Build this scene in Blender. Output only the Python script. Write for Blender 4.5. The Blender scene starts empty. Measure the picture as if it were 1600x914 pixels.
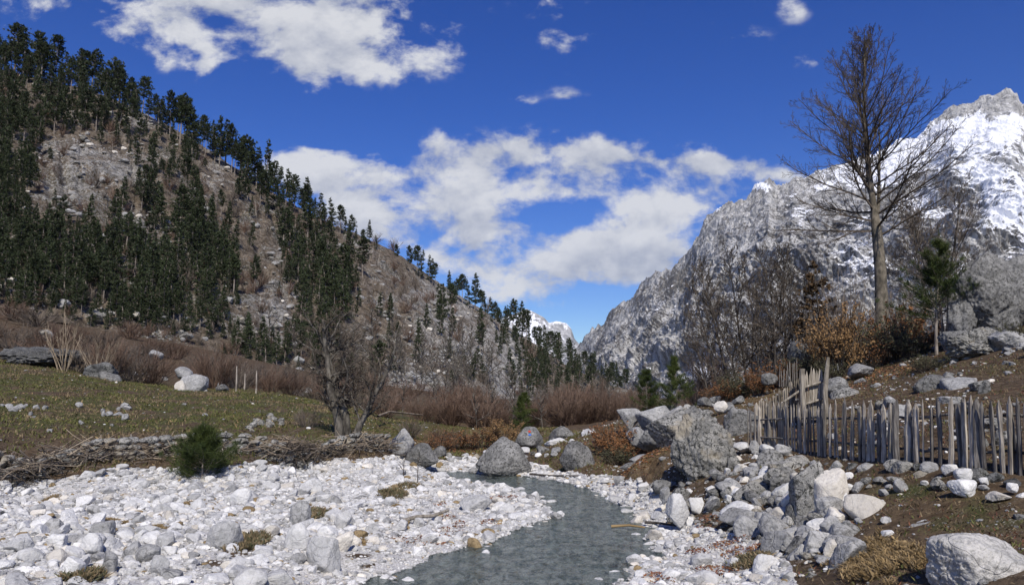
import bpy, math, random, time
import numpy as np
T0 = time.time()
# ------------------------------------------------------------------ camera, sky, sun, exposure
S = bpy.context.scene
COL = S.collection
F = 1156.0; PITCH = math.radians(8.0); EYE = 2.6
CP, SP = math.cos(PITCH), math.sin(PITCH)
cam = bpy.data.cameras.new("camera"); camo = bpy.data.objects.new("camera", cam); COL.objects.link(camo)
camo.location = (0, 0, EYE); camo.rotation_euler = (math.radians(90) + PITCH, 0, 0)
cam.sensor_width = 36.0; cam.lens = 36.0 * F / 1600.0
cam.clip_start = 0.1; cam.clip_end = 60000
S.camera = camo
S.view_settings.view_transform = 'Standard'; S.view_settings.look = 'None'
S.view_settings.exposure = 0.0; S.view_settings.gamma = 1.0; S.view_settings.use_curve_mapping = False
try:
    S.cycles.max_bounces = 6; S.cycles.diffuse_bounces = 3; S.cycles.glossy_bounces = 2
    S.cycles.transparent_max_bounces = 6; S.cycles.transmission_bounces = 3
except Exception: pass
SUN_EL = math.radians(43); SUN_AZ = math.atan2(0.12, -0.99)      # azimuth from +y towards +x
SUND = np.array([math.sin(SUN_AZ)*math.cos(SUN_EL), math.cos(SUN_AZ)*math.cos(SUN_EL), math.sin(SUN_EL)])
sl = bpy.data.lights.new("sun", 'SUN'); sl.energy = 4.6; sl.angle = math.radians(0.53); sl.color = (1.0, 0.94, 0.855)
so = bpy.data.objects.new("sun", sl); COL.objects.link(so)
from mathutils import Vector
so.rotation_euler = Vector(SUND).to_track_quat('Z', 'Y').to_euler()

class NT:
    """tiny helper to write node trees"""
    def __init__(s, nt): s.t = nt; nt.nodes.clear()
    def n(s, typ, ins=None, **kw):
        nd = s.t.nodes.new(typ)
        for k, v in kw.items(): setattr(nd, k, v)
        for k, v in (ins or {}).items():
            s.set(nd, k, v)
        return nd
    def set(s, nd, k, v):
        sock = nd.inputs[k]
        if isinstance(v, bpy.types.NodeSocket): s.t.links.new(v, sock)
        else: sock.default_value = v
    def math(s, op, a, b=0.0, c=None, clamp=False):
        nd = s.t.nodes.new('ShaderNodeMath'); nd.operation = op; nd.use_clamp = clamp
        s.set(nd, 0, a); s.set(nd, 1, b)
        if c is not None: s.set(nd, 2, c)
        return nd.outputs[0]
    def mix(s, f, a, b, blend='MIX'):
        nd = s.t.nodes.new('ShaderNodeMix'); nd.data_type = 'RGBA'; nd.blend_type = blend
        s.set(nd, 0, f)
        for i, v in ((6, a), (7, b)):
            if isinstance(v, bpy.types.NodeSocket): s.t.links.new(v, nd.inputs[i])
            else: nd.inputs[i].default_value = tuple(v) + (1.0,) if len(v) == 3 else v
        return nd.outputs[2]
    def noise(s, vec, scale, detail=3.0, rough=0.55, dist=0.0):
        nd = s.n('ShaderNodeTexNoise', {'Scale': scale, 'Detail': detail, 'Roughness': rough, 'Distortion': dist})
        if vec is not None: s.t.links.new(vec, nd.inputs['Vector'])
        return nd.outputs['Fac']
    def ss(s, v, a, b):
        nd = s.n('ShaderNodeMapRange', {'Value': v, 'From Min': a, 'From Max': b}, interpolation_type='SMOOTHSTEP')
        return nd.outputs[0]
    def mul3(s, vec, xyz):
        nd = s.n('ShaderNodeVectorMath', {0: vec, 1: xyz}, operation='MULTIPLY'); return nd.outputs[0]

# --- world: Nishita sky with a deck of cumulus placed by direction
W = bpy.data.worlds.new("World"); S.world = W; W.use_nodes = True
w = NT(W.node_tree)
geo = w.n('ShaderNodeTexCoord').outputs['Generated']
sky = w.n('ShaderNodeTexSky', sky_type='NISHITA', sun_disc=False, sun_elevation=SUN_EL, sun_rotation=SUN_AZ,
          altitude=700.0, air_density=1.0, dust_density=0.9, ozone_density=3.5)
sepd = w.n('ShaderNodeSeparateXYZ', {0: geo})
yy = w.math('MAXIMUM', sepd.outputs[1], 0.02)
U = w.math('DIVIDE', sepd.outputs[0], yy); V = w.math('DIVIDE', sepd.outputs[2], yy)
CLOUDS = [ # direction windows (as x, y of a 1600-wide view), radii, weight
 (290,-12,130,30,.9),(400,10,120,34,.95),(450,60,110,34,.9),(515,95,70,32,.95),(560,5,90,24,.7),(350,45,70,24,.6),(470,-60,300,45,1.0),(195,52,32,20,.60),(315,96,20,17,.60),
 (655,75,44,40,.52),(712,35,34,44,.42),(892,25,36,50,.50),(870,62,22,20,.42),(1155,57,46,12,.50),(1250,20,26,16,.34),
 (1262,103,24,10,.46),(810,162,26,10,.34),(885,148,30,10,.32),(20,40,30,30,.38),(243,92,16,18,.40),
 (475,252,52,26,1.0),(545,282,80,36,1.05),(620,308,70,36,.95),(590,345,70,24,.7),(715,240,56,26,.75),(795,262,84,30,.95),(860,238,66,20,.85),
 (775,305,50,20,.6),(900,290,44,16,.7),(965,262,70,22,1.0),(1070,288,110,38,1.45),(1150,282,66,26,1.25),(1000,332,50,22,.6),
 (690,362,90,30,1.0),(790,380,120,32,1.05),(900,405,110,30,1.05),(990,412,64,26,.9),(850,460,80,20,.85),(770,430,60,16,.6),
 (1130,425,60,10,.2),(900,482,60,10,.2)]
fld = None
wob = w.n('ShaderNodeTexNoise', {'Scale': 9.0, 'Detail': 4.0, 'Roughness': .6, 'Vector': geo}).outputs['Color']
wobs = w.n('ShaderNodeSeparateXYZ', {0: wob})
Uw = w.math('ADD', U, w.math('MULTIPLY', w.math('SUBTRACT', wobs.outputs[0], .5), .10))
Vw = w.math('ADD', V, w.math('MULTIPLY', w.math('SUBTRACT', wobs.outputs[1], .5), .055))
for (cx, cy, rx, ry, wt) in CLOUDS:
    den = CP*F - SP*(457-cy)
    u0 = (cx-800)/den; v0 = (SP*F + CP*(457-cy))/den
    ru = rx/den; rv = ry*(1+v0*v0)/F
    a = w.math('MULTIPLY', w.math('SUBTRACT', Uw, u0), 1/ru); b = w.math('MULTIPLY', w.math('SUBTRACT', Vw, v0), 1/rv)
    d2 = w.math('ADD', w.math('MULTIPLY', a, a), w.math('MULTIPLY', b, b))
    g = w.math('MULTIPLY', w.math('EXPONENT', w.math('MULTIPLY', d2, -0.62)), wt)
    fld = g if fld is None else w.math('ADD', fld, g)
# puffy detail noise, sampled twice (second sample a little towards the sun gives the lit side of the puffs)
gsc = w.n('ShaderNodeCombineXYZ', {0: U, 1: w.math('MULTIPLY', V, 1.4), 2: 0.37}).outputs[0]
gsc2 = w.n('ShaderNodeVectorMath', {0: gsc, 1: (0.004, 0.035, 0.0)}, operation='ADD').outputs[0]
nz = w.noise(gsc, 8.5, 9.0, .58, .15); nz2 = w.noise(gsc2, 8.5, 9.0, .58, .15)
wisp = w.noise(gsc, 30.0, 6.0, .65)
fc = w.math('MINIMUM', fld, 1.15)
dens0 = w.math('ADD', w.math('MULTIPLY', fc, .80), w.math('MULTIPLY', w.math('SUBTRACT', nz, .5), 3.4))
dens0 = w.math('ADD', dens0, w.math('MULTIPLY', w.math('SUBTRACT', wisp, .5), .55))
mask = w.math('MULTIPLY', w.ss(dens0, .36, .92), w.ss(fld, .10, .34))
mask = w.math('MULTIPLY', mask, w.ss(sepd.outputs[1], 0.0, 0.15))
lit = w.math('ADD', w.math('MULTIPLY', w.math('SUBTRACT', nz, nz2), 3.6), .62)
lit = w.math('SUBTRACT', lit, w.math('MULTIPLY', w.ss(dens0, .9, 1.9), .25), clamp=True)
ccol = w.mix(lit, (4.6, 5.0, 6.1), (8.8, 8.9, 9.2))
skyc = w.n('ShaderNodeHueSaturation', {'Hue': .520, 'Saturation': 1.38, 'Value': 1.12, 'Color': sky.outputs[0]}).outputs[0]
skyg = w.n('ShaderNodeGamma', {'Color': skyc, 'Gamma': 1.12}).outputs[0]
final = w.mix(w.math('MULTIPLY', mask, .94), skyg, ccol)
bg = w.n('ShaderNodeBackground', {'Color': final, 'Strength': 0.085})
w.t.links.new(bg.outputs[0], w.n('ShaderNodeOutputWorld').inputs[0])

# ------------------------------------------------------------------ helpers
rs = np.random.RandomState(11); random.seed(5)
_pr = np.random.RandomState(3); PERM = np.concatenate([_pr.permutation(256)]*3)
_g = _pr.normal(size=(256, 3)); GRAD = _g/np.linalg.norm(_g, axis=1)[:, None]
def perlin(p):
    p = np.asarray(p, float); i = np.floor(p).astype(np.int64); f = p - i; u = f*f*f*(f*(f*6-15)+10)
    ix, iy, iz = i[:, 0] & 255, i[:, 1] & 255, i[:, 2] & 255
    def g(a, b, c):
        h = PERM[(PERM[(PERM[(ix+a) & 255] + iy+b) & 255] + iz+c) & 255]
        return GRAD[h][:, 0]*(f[:, 0]-a) + GRAD[h][:, 1]*(f[:, 1]-b) + GRAD[h][:, 2]*(f[:, 2]-c)
    L = lambda a, b, t: a + (b-a)*t
    x00 = L(g(0,0,0), g(1,0,0), u[:, 0]); x10 = L(g(0,1,0), g(1,1,0), u[:, 0])
    x01 = L(g(0,0,1), g(1,0,1), u[:, 0]); x11 = L(g(0,1,1), g(1,1,1), u[:, 0])
    return L(L(x00, x10, u[:, 1]), L(x01, x11, u[:, 1]), u[:, 2])
def fbm(p, octv=4, gain=.5, lac=2.03):
    p = np.asarray(p, float); s = np.zeros(len(p)); a = 1.0
    for k in range(octv): s += a*perlin(p + k*17.3); a *= gain; p = p*lac
    return s
def ridged(p, octv=4, gain=.5, lac=2.1):
    p = np.asarray(p, float); s = np.zeros(len(p)); a = 1.0
    for k in range(octv): s += a*(1-np.abs(perlin(p + k*9.1))*2.2); a *= gain; p = p*lac
    return s
def sst(x, a, b):
    t = np.clip((x-a)/(b-a), 0, 1); return t*t*(3-2*t)
def ray(px, py):
    a, b = (px-800.0), (457.0-py)
    d = np.array([a/F, CP - SP*b/F, SP + CP*b/F]); return d/d[1]      # unit y
def P(px, py, D):
    return np.array([0, 0, EYE]) + ray(px, py)*D
def proj(p):
    p = np.atleast_2d(p); z = p[:, 2]-EYE
    dep = CP*p[:, 1] + SP*z; dep = np.maximum(dep, .01)
    return 800 + F*p[:, 0]/dep, 457 - F*(-SP*p[:, 1] + CP*z)/dep, dep

def mesh_np(name, V, faces, mats, midx=None, smooth=False, attrs=None):
    """faces: (n,3)/(n,4) int array or list of such arrays"""
    if not isinstance(faces, list): faces = [faces]
    faces = [np.asarray(f, np.int32) for f in faces if len(f)]
    me = bpy.data.meshes.new(name); V = np.ascontiguousarray(V, np.float32)
    me.vertices.add(len(V)); me.vertices.foreach_set('co', V.ravel())
    li = np.concatenate([f.ravel() for f in faces]); tot = np.concatenate([np.full(len(f), f.shape[1], np.int32) for f in faces])
    st = np.concatenate([[0], np.cumsum(tot)[:-1]]).astype(np.int32)
    me.loops.add(len(li)); me.loops.foreach_set('vertex_index', li.astype(np.int32))
    me.polygons.add(len(tot)); me.polygons.foreach_set('loop_start', st)
    me.polygons.foreach_set('loop_total', tot)
    if midx is not None: me.polygons.foreach_set('material_index', np.asarray(midx, np.int32))
    me.polygons.foreach_set('use_smooth', np.full(len(tot), bool(smooth)))
    for m in mats: me.materials.append(m)
    if attrs:
        for k, a in attrs.items():
            at = me.attributes.new(k, 'FLOAT_COLOR' if a.ndim == 2 else 'FLOAT', 'POINT')
            if a.ndim == 2: at.data.foreach_set('color', np.ascontiguousarray(np.c_[a, np.ones(len(a))], np.float32).ravel())
            else: at.data.foreach_set('value', np.ascontiguousarray(a, np.float32))
    me.update(); me.validate() if False else None
    return me
def clean(n): return n
def obj(name, me, parent=None, loc=None, rotz=None, scale=None):
    o = bpy.data.objects.new(name, me); COL.objects.link(o)
    if parent is not None: o.parent = parent
    if loc is not None: o.location = [float(v) for v in loc]
    if rotz is not None: o.rotation_euler = (0, 0, float(rotz)) if np.isscalar(rotz) else [float(v) for v in rotz]
    if scale is not None: o.scale = (float(scale),)*3 if np.isscalar(scale) else [float(v) for v in scale]
    return o
def tag(o, label=None, cat=None, group=None, kind=None):
    if label: o['label'] = label
    if cat: o['category'] = cat
    if group: o['group'] = group
    if kind: o['kind'] = kind
    return o
def copy_tree(o, parent=None):
    c = o.copy(); COL.objects.link(c)
    if parent is not None: c.parent = parent
    for k in ('label', 'category', 'group'):
        if parent is None and k in c: del c[k]
    for ch in KIDS.get(o.name, []): copy_tree(ch, c)
    return c
KIDS = {}
def kid(name, me, parent, **kw):
    o = obj(name, me, parent, **kw); KIDS.setdefault(parent.name, []).append(o); return o

class MB:
    """collects numpy pieces into one mesh"""
    def __init__(s): s.V = []; s.F = {3: [], 4: []}; s.M = {3: [], 4: []}; s.A = []; s.n = 0
    def add(s, V, F, m=0, a=None):
        F = np.asarray(F); k = F.shape[1]
        s.V.append(V); s.F[k].append(F + s.n); s.M[k].append(np.full(len(F), m)); s.n += len(V)
        s.A.append(np.full(len(V), a if a is not None else 0.5) if np.isscalar(a) or a is None else a)
    def build(s, name, mats, smooth=False):
        fs = []; ms = []
        for k in (3, 4):
            if s.F[k]: fs.append(np.concatenate(s.F[k])); ms.append(np.concatenate(s.M[k]))
        return mesh_np(name, np.concatenate(s.V), fs, mats, np.concatenate(ms), smooth, {'tint': np.concatenate(s.A)})

def tubes(mb, polys, sides=4, m=0, tint=.5):
    """polys: list of (pts (k,3), radii (k,)) -> joined tubes"""
    by = {}
    for pts, r in polys: by.setdefault(len(pts), []).append((pts, r))
    for k, lst in by.items():
        Pn = np.array([a for a, _ in lst]); R = np.array([b for _, b in lst])          # (n,k,3),(n,k)
        n = len(lst)
        T = np.empty_like(Pn); T[:, 1:-1] = Pn[:, 2:]-Pn[:, :-2]; T[:, 0] = Pn[:, 1]-Pn[:, 0]; T[:, -1] = Pn[:, -1]-Pn[:, -2]
        T /= np.maximum(np.linalg.norm(T, axis=2, keepdims=True), 1e-9)
        ref = np.where(np.abs(T[:, :1, 2:3]) > .9, np.array([1., 0, 0]), np.array([0, 0, 1.])) + 0*T
        X = np.cross(T, ref); X /= np.maximum(np.linalg.norm(X, axis=2, keepdims=True), 1e-9); Y = np.cross(T, X)
        an = np.arange(sides)*2*math.pi/sides
        ring = Pn[:, :, None, :] + R[:, :, None, None]*(np.cos(an)[None, None, :, None]*X[:, :, None, :] + np.sin(an)[None, None, :, None]*Y[:, :, None, :])
        Vv = ring.reshape(-1, 3)
        base = (np.arange(n)[:, None, None]*k + np.arange(k-1)[None, :, None])*sides
        j = np.arange(sides)[None, None, :]; j2 = (j+1) % sides
        q = np.stack([base+j, base+j2, base+sides+j2, base+sides+j], -1).reshape(-1, 4)
        mb.add(Vv, q, m, tint)

# ------------------------------------------------------------------ materials
def bsdf(t, col, rough=.85, bump=None, strength=.4, dist=.02, spec=.3, **kw):
    b = t.n('ShaderNodeBsdfPrincipled', {'Roughness': rough})
    if isinstance(col, bpy.types.NodeSocket): t.t.links.new(col, b.inputs['Base Color'])
    else: b.inputs['Base Color'].default_value = tuple(col)+(1.,)
    b.inputs['Specular IOR Level'].default_value = spec
    if bump is not None:
        bn = t.n('ShaderNodeBump', {'Strength': strength, 'Distance': dist, 'Height': bump})
        t.t.links.new(bn.outputs[0], b.inputs['Normal'])
    o = t.n('ShaderNodeOutputMaterial'); t.t.links.new(b.outputs[0], o.inputs[0]); return b
def newmat(name):
    m = bpy.data.materials.new(name); m.use_nodes = True; return m, NT(m.node_tree)
def rock_mat(name, light, mid, dark, lichen=.5, warm=None, scale=1.0):
    m, t = newmat(name); tc = t.n('ShaderNodeTexCoord').outputs['Object']
    gi = t.n('ShaderNodeNewGeometry'); oi = t.n('ShaderNodeObjectInfo')
    ps = gi.outputs['Position']
    rnd = t.math('FRACT', t.math('ADD', gi.outputs['Random Per Island'], oi.outputs['Random']))
    n1 = t.noise(ps, 3.0*scale, 6, .65, .4); n2 = t.noise(ps, 14*scale, 5, .7); n3 = t.noise(ps, 60*scale, 3, .6)
    c = t.mix(t.ss(n1, .38, .64), mid, light)
    c = t.mix(t.math('MULTIPLY', t.ss(n2, .50, .60), lichen), c, dark)
    c = t.mix(t.math('MULTIPLY', t.ss(t.noise(ps, 5.5*scale, 5, .7, .8), .56, .64), .6*lichen), c, tuple(min(.8, x*1.25) for x in light))
    c = t.mix(t.math('MULTIPLY', t.ss(n3, .54, .64), lichen*.8), c, dark)
    sp = t.math('ADD', .80, t.math('MULTIPLY', rnd, .34))
    c = t.mix(1.0, c, t.n('ShaderNodeCombineColor', {0: sp, 1: sp, 2: sp}).outputs[0], 'MULTIPLY')
    if warm: c = t.mix(t.math('MULTIPLY', t.ss(t.noise(ps, 1.7*scale, 3), .52, .66), .75), c, warm)
    # thin dark cracks
    vn = t.n('ShaderNodeTexVoronoi', {'Scale': 2.2*scale, 'Vector': t.n('ShaderNodeVectorMath', {0: ps, 1: t.mul3(t.n('ShaderNodeTexNoise', {'Scale': 2.0*scale, 'Vector': ps}).outputs['Color'], (.5, .5, .5))}, operation='ADD').outputs[0]}, feature='DISTANCE_TO_EDGE').outputs[0]
    cr = t.ss(vn, 0.0, .028)
    c = t.mix(t.math('MULTIPLY', t.math('SUBTRACT', 1, cr), .45*lichen), c, tuple(x*.35 for x in dark))
    h = t.math('ADD', t.math('ADD', n1, t.math('MULTIPLY', n2, .5)), t.math('MULTIPLY', n3, .22))
    h = t.math('ADD', h, t.math('MULTIPLY', cr, .25*lichen))
    bsdf(t, c, .9, h, .9, .05/scale, spec=.2); return m
M_WHITE = rock_mat("limestone_white", (.72,.71,.68), (.58,.575,.555), (.34,.335,.32), .32)
M_WHITE2 = rock_mat("limestone_cream", (.70,.66,.58), (.60,.56,.49), (.38,.35,.3), .3)
M_PALE = rock_mat("limestone_pale_grey", (.42,.415,.40), (.29,.288,.28), (.13,.13,.125), .6)
M_PALE2 = rock_mat("limestone_soft_grey", (.56,.555,.54), (.44,.438,.425), (.24,.238,.23), .45)
M_GREY = rock_mat("limestone_grey", (.29,.285,.27), (.17,.168,.16), (.055,.055,.05), .85)
M_LICH = rock_mat("limestone_lichen", (.36,.35,.32), (.20,.195,.18), (.045,.046,.040), 1.0, warm=(.33,.29,.22))
M_DARK = rock_mat("limestone_dark", (.20,.20,.19), (.10,.10,.10), (.03,.032,.028), .9)  # dark rock; on the fence footing stones it paints in shade
M_BIG = rock_mat("limestone_big", (.55,.53,.49), (.44,.43,.40), (.20,.195,.18), .6)
M_BROWN = rock_mat("stone_ochre", (.36,.27,.15), (.26,.19,.10), (.12,.09,.05), .5)

def fol_mat(name, a, b, rough=.7, transl=.0):
    m, t = newmat(name)
    gi = t.n('ShaderNodeNewGeometry'); oi = t.n('ShaderNodeObjectInfo')
    r = t.math('FRACT', t.math('ADD', gi.outputs['Random Per Island'], oi.outputs['Random']))
    n = t.noise(gi.outputs['Position'], 1.3, 2)
    f = t.math('MULTIPLY', t.math('ADD', r, t.ss(n, .3, .7)), .5)
    c = t.mix(f, a, b); c = t.mix(t.math('MULTIPLY', oi.outputs['Random'], .35), c, tuple(x*.6 for x in a))
    bsdf(t, c, rough, spec=.25); return m
M_PINE = fol_mat("pine_needles", (.018,.034,.018), (.045,.075,.030))
M_PINEF = fol_mat("pine_needles_far", (.028,.041,.018), (.066,.084,.034))
M_PINEN = fol_mat("pine_needles_young", (.022,.040,.010), (.085,.105,.022))
M_OLIVE = fol_mat("olive_twigs", (.08,.085,.04), (.13,.125,.07))
M_COPPER = fol_mat("copper_leaves", (.15,.065,.026), (.33,.16,.065))
M_TAN = fol_mat("tan_leaves", (.20,.11,.045), (.38,.24,.11))
M_LITTER = fol_mat("leaf_litter", (.13,.048,.028), (.27,.12,.07))
M_STRAW = fol_mat("straw", (.22,.15,.065), (.42,.30,.15))
M_GRASS = fol_mat("short_grass", (.06,.075,.018), (.17,.165,.05))
M_DRYG = fol_mat("dry_stalks", (.13,.095,.05), (.29,.22,.125))
def bark_mat(name, a, b, sc=8.0, stretch=.25):
    m, t = newmat(name); ps = t.n('ShaderNodeNewGeometry').outputs['Position']
    v = t.mul3(ps, (1, 1, stretch)); n = t.noise(v, sc, 5, .65); n2 = t.noise(ps, 2.1, 3)
    c = t.mix(t.ss(n, .35, .65), a, b); c = t.mix(t.math('MULTIPLY', t.ss(n2, .45, .65), .5), c, tuple(x*.55 for x in a))
    oi = t.n('ShaderNodeObjectInfo')
    bsdf(t, c, .9, n, .8, .03, spec=.15); return m
M_BARKB = bark_mat("bark_beech", (.085,.075,.056), (.22,.19,.145), 6.0, .5)
M_BARKG = bark_mat("bark_gnarled", (.045,.040,.034), (.17,.155,.13), 7.0, .3)
M_BARKP = bark_mat("bark_pine", (.14,.115,.095), (.34,.30,.26), 9.0)
M_BARKD = bark_mat("bark_dark", (.045,.038,.033), (.12,.105,.09), 9.0)
M_TWIG = bark_mat("twig_dark", (.055,.045,.036), (.13,.105,.08), 5.0)
M_TWIGR = bark_mat("twig_red_brown", (.105,.066,.046), (.20,.140,.105), .8)
M_TWIGG = bark_mat("twig_grey", (.10,.082,.066), (.22,.185,.15), .8)
M_TWIGT = bark_mat("twig_tan", (.20,.155,.105), (.42,.345,.25), 2.0)
M_WOOD = bark_mat("weathered_wood", (.21,.18,.145), (.54,.485,.405), 22.0, .08)
M_WOODD = bark_mat("weathered_wood_dark", (.08,.072,.065), (.25,.23,.205), 22.0, .08)
M_WOODB = bark_mat("weathered_wood_brown", (.15,.13,.10), (.37,.33,.27), 22.0, .08)

# ------------------------------------------------------------------ terrain heights
C = []   # control points (x, y, z)
for px, py, D in [
 # meadow bank on the left, above the stone wall
 (-120,712,17.2),(0,706,18),(130,708,19),(260,708,20),(400,706,21.5),(500,700,23.5),(590,698,25.5),
 (-120,640,26),(0,640,26),(150,650,26),(300,655,27),(450,655,29),(560,672,30),
 (-140,566,40),(0,572,40),(100,585,40),(200,600,41),(300,612,42),(400,613,43),(480,626,42),(560,645,41),(620,668,37),
 (-140,545,52),(0,553,52),(200,585,56),(400,604,60),(560,632,60),(650,655,52),
 (-160,480,85),(0,490,88),(100,505,92),(200,522,98),(330,548,106),(460,576,116),(600,602,130),(750,618,160),(900,621,220),
 # valley floor
 (720,662,60),(820,650,80),(950,645,95),(700,690,38),(800,676,40),(900,672,40),(660,700,31),
 # right bank, stream side
 (860,700,29),(930,690,27),(1000,668,28),(1060,655,27),(1000,715,22),(920,722,23),(960,735,20.5),(1080,640,30),
 (1140,632,27),(1060,700,20),(1050,745,17.5),(1100,760,16),
 # bank top under the fence, slope above it
 (1150,700,18.3),(1215,700,17.2),(1270,712,15.6),(1330,722,14.0),(1400,727,12.6),(1460,731,11.7),(1520,738,11.0),(1600,748,10.3),(1720,762,9.4),
 (1200,650,21),(1260,640,20.5),(1330,640,19),(1420,630,17),(1500,622,16),(1600,615,15),(1740,605,14),
 (1210,615,26),(1300,590,26),(1380,566,29),(1450,562,23),(1520,566,20),(1600,556,18.5),(1740,540,17),
 (1180,606,32),(1440,545,32),(1520,520,27),(1600,505,25),(1740,480,22),
 (1200,622,45),(1400,600,50),(1600,560,48),(1750,540,45),(1100,632,50),(1050,640,60),
 (1200,628,90),(1500,615,90),(1750,590,90),
 # earth terrace in front of the fence and the foreground corner
 (1330,775,12.4),(1430,790,10.8),(1520,800,9.7),(1600,800,9.2),(1740,820,8.4),(1400,860,9.0),(1480,870,8.3),(1600,900,7.0),(1740,930,6.2),
 (1330,905,8.7),(1230,790,13.6),(1270,850,11.2)]:
    C.append(P(px, py, D))
C += [np.array(c, float) for c in [
 # gravel bar and stream side (x, y, z)
 (-3,8,.35),(-6,8,.45),(-9,8.5,.6),(-2,11,.25),(-5,11,.40),(-8,11,.5),(-11,11,.55),(-3,14,.25),(-6,14,.45),(-9,14,.5),(-12,15,.5),(-4,18,.3),(-8,17.5,.42),
 (-11,17,.42),(-3,22,.25),(-6,22.5,.35),(-2,26,.2),(0,22,.1),(1.5,25,.15),(3,22,.15),(3.2,16,.12),(3.6,13,.12),(3.2,10.5,.15),(4.2,12.4,.35),(3.0,8,.2),(2.5,5,.3),
 (-1,5,.3),(-5,5,.5),(-9,5,.7),(5.5,5,.9),(0,30,.2),(4,26,.35),(-3,29,.4)]]
C = np.array(C)
def q2(x, y):
    yc = np.maximum(y, 4.0); return np.c_[np.clip(x/yc, -1.5, 1.5)*2.2, np.log(yc)*1.25]
_Q = q2(C[:, 0], C[:, 1])
def _ker(A, B):
    d = np.sqrt(((A[:, None, :]-B[None])**2).sum(2)+1e-4); return d**2*np.log(d)
_n = len(C); _K = _ker(_Q, _Q) + np.eye(_n)*2e-3
_Pm = np.c_[np.ones(_n), _Q]
_sol = np.linalg.solve(np.block([[_K, _Pm], [_Pm.T, np.zeros((3, 3))]]), np.r_[C[:, 2], 0, 0, 0])
def tps(x, y):
    out = np.empty(len(x))
    for s in range(0, len(x), 20000):
        Q = q2(x[s:s+20000], y[s:s+20000]); out[s:s+20000] = _ker(Q, _Q) @ _sol[:_n] + _sol[_n] + Q @ _sol[_n+1:]
    return out
def zplane(px, py, z):   # point of the plane z seen at px,py
    r = ray(px, py); D = (z-EYE)/r[2]; return np.array([0, 0, EYE]) + r*D
STR = []
for cx, cy, hw in [(640,1150,420),(700,1010,260),(765,914,172),(815,890,158),(865,865,142),(905,845,118),(930,825,92),(928,805,66),(918,790,62),(885,772,58),(845,758,54),(775,748,58),(705,741,40),(660,737,22),(600,733,18)]:
    p = zplane(cx, cy, 0.0); STR.append((p[0], p[1], hw*p[1]/F))
STR = np.array(STR)
def stream_sd(x, y):
    best = np.full(len(x), 1e9)
    for i in range(len(STR)-1):
        a, b = STR[i], STR[i+1]; d = b[:2]-a[:2]; L = (d**2).sum()
        t = np.clip(((x-a[0])*d[0]+(y-a[1])*d[1])/L, 0, 1)
        dd = np.hypot(x-a[0]-t*d[0], y-a[1]-t*d[1]) - (a[2]+t*(b[2]-a[2]))
        best = np.minimum(best, dd)
    return best
def ground_z(x, y, fine=True):
    x = np.asarray(x, float); y = np.asarray(y, float)
    z = tps(x, y)
    r = np.hypot(x, y); far = sst(r, 130, 230)
    z = z*(1-far) + 0.0*far
    z = np.where(y < 4, z*0+np.clip(z, .2, 2.2), z)
    # dry-stone wall on the left: the gravel bar lies below the meadow
    near = (y < 36) & (x > -40) & (x < 12)
    sd = stream_sd(x, y) + (fbm(np.c_[x*1.3, y*1.3, x*0], 3)*.55)
    z = np.maximum(z, .06)
    bed = np.where(sd < 0, -.05+np.maximum(sd, -1.2)*.18, .0+np.clip(sd, 0, 1)*.12)
    k = sst(sd, -.1, 1.3)
    z = np.where(near, bed*(1-k)+z*k, z)
    if fine:
        am = np.clip(r/25, .35, 2.2)*sst(sd, 0, .8)
        z = z + am*(.05*fbm(np.c_[x*.9, y*.9, x*0+3], 4) + .07*fbm(np.c_[x*.27, y*.27, x*0+8], 3))
    return z
WALL = [P(px, py, D) for px, py, D in [(-160,770,16.3),(0,766,17.0),(130,748,18.6),(260,738,20),(400,736,21.3),(500,728,23),(600,722,25)]]
WALL = np.array(WALL)
def gz1(x, y): return float(ground_z(np.array([x]), np.array([y]))[0])
def hit(px, py, dmin=6., dmax=140.):
    """where the view ray through a picture point meets the ground"""
    D = np.exp(np.linspace(math.log(dmin), math.log(dmax), 500)); r = ray(px, py)
    pts = np.array([0, 0, EYE]) + r[None]*D[:, None]; g = ground_z(pts[:, 0], pts[:, 1])
    below = np.where(pts[:, 2] <= g)[0]
    i = below[0] if len(below) else len(D)-1
    p = pts[i]; return np.array([p[0], p[1], g[i]])
def in_poly(px, py, poly):
    poly = np.array(poly, float); ins = np.zeros(len(px), bool); j = len(poly)-1
    for i in range(len(poly)):
        xi, yi = poly[i]; xj, yj = poly[j]
        c = ((yi > py) != (yj > py)) & (px < (xj-xi)*(py-yi)/((yj-yi) if yj != yi else 1e-9)+xi); ins ^= c; j = i
    return ins
GRAVEL = [(-900,775),(-200,768),(0,756),(130,741),(200,734),(262,730),(330,732),(400,726),(480,719),(560,716),(610,710),(640,716),(700,716),(735,712),(780,730),(840,726),(870,736),(930,742),(1000,750),(1035,768),(1050,800),(1095,822),(1150,836),(1200,850),(1235,880),(1245,914),(1260,1300),(-900,1400)]
PILE = [(1060,690),(1150,700),(1240,712),(1300,742),(1340,790),(1350,850),(1320,900),(1200,900),(1130,840),(1030,830),(1020,770)]
def gravel_mask(x, y, z):
    a, b, _ = proj(np.c_[x, y, z]); j = fbm(np.c_[x*.8, y*.8, x*0+4], 2)*18
    return in_poly(a, b+j*.5, GRAVEL) & (y > 3.0)

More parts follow.
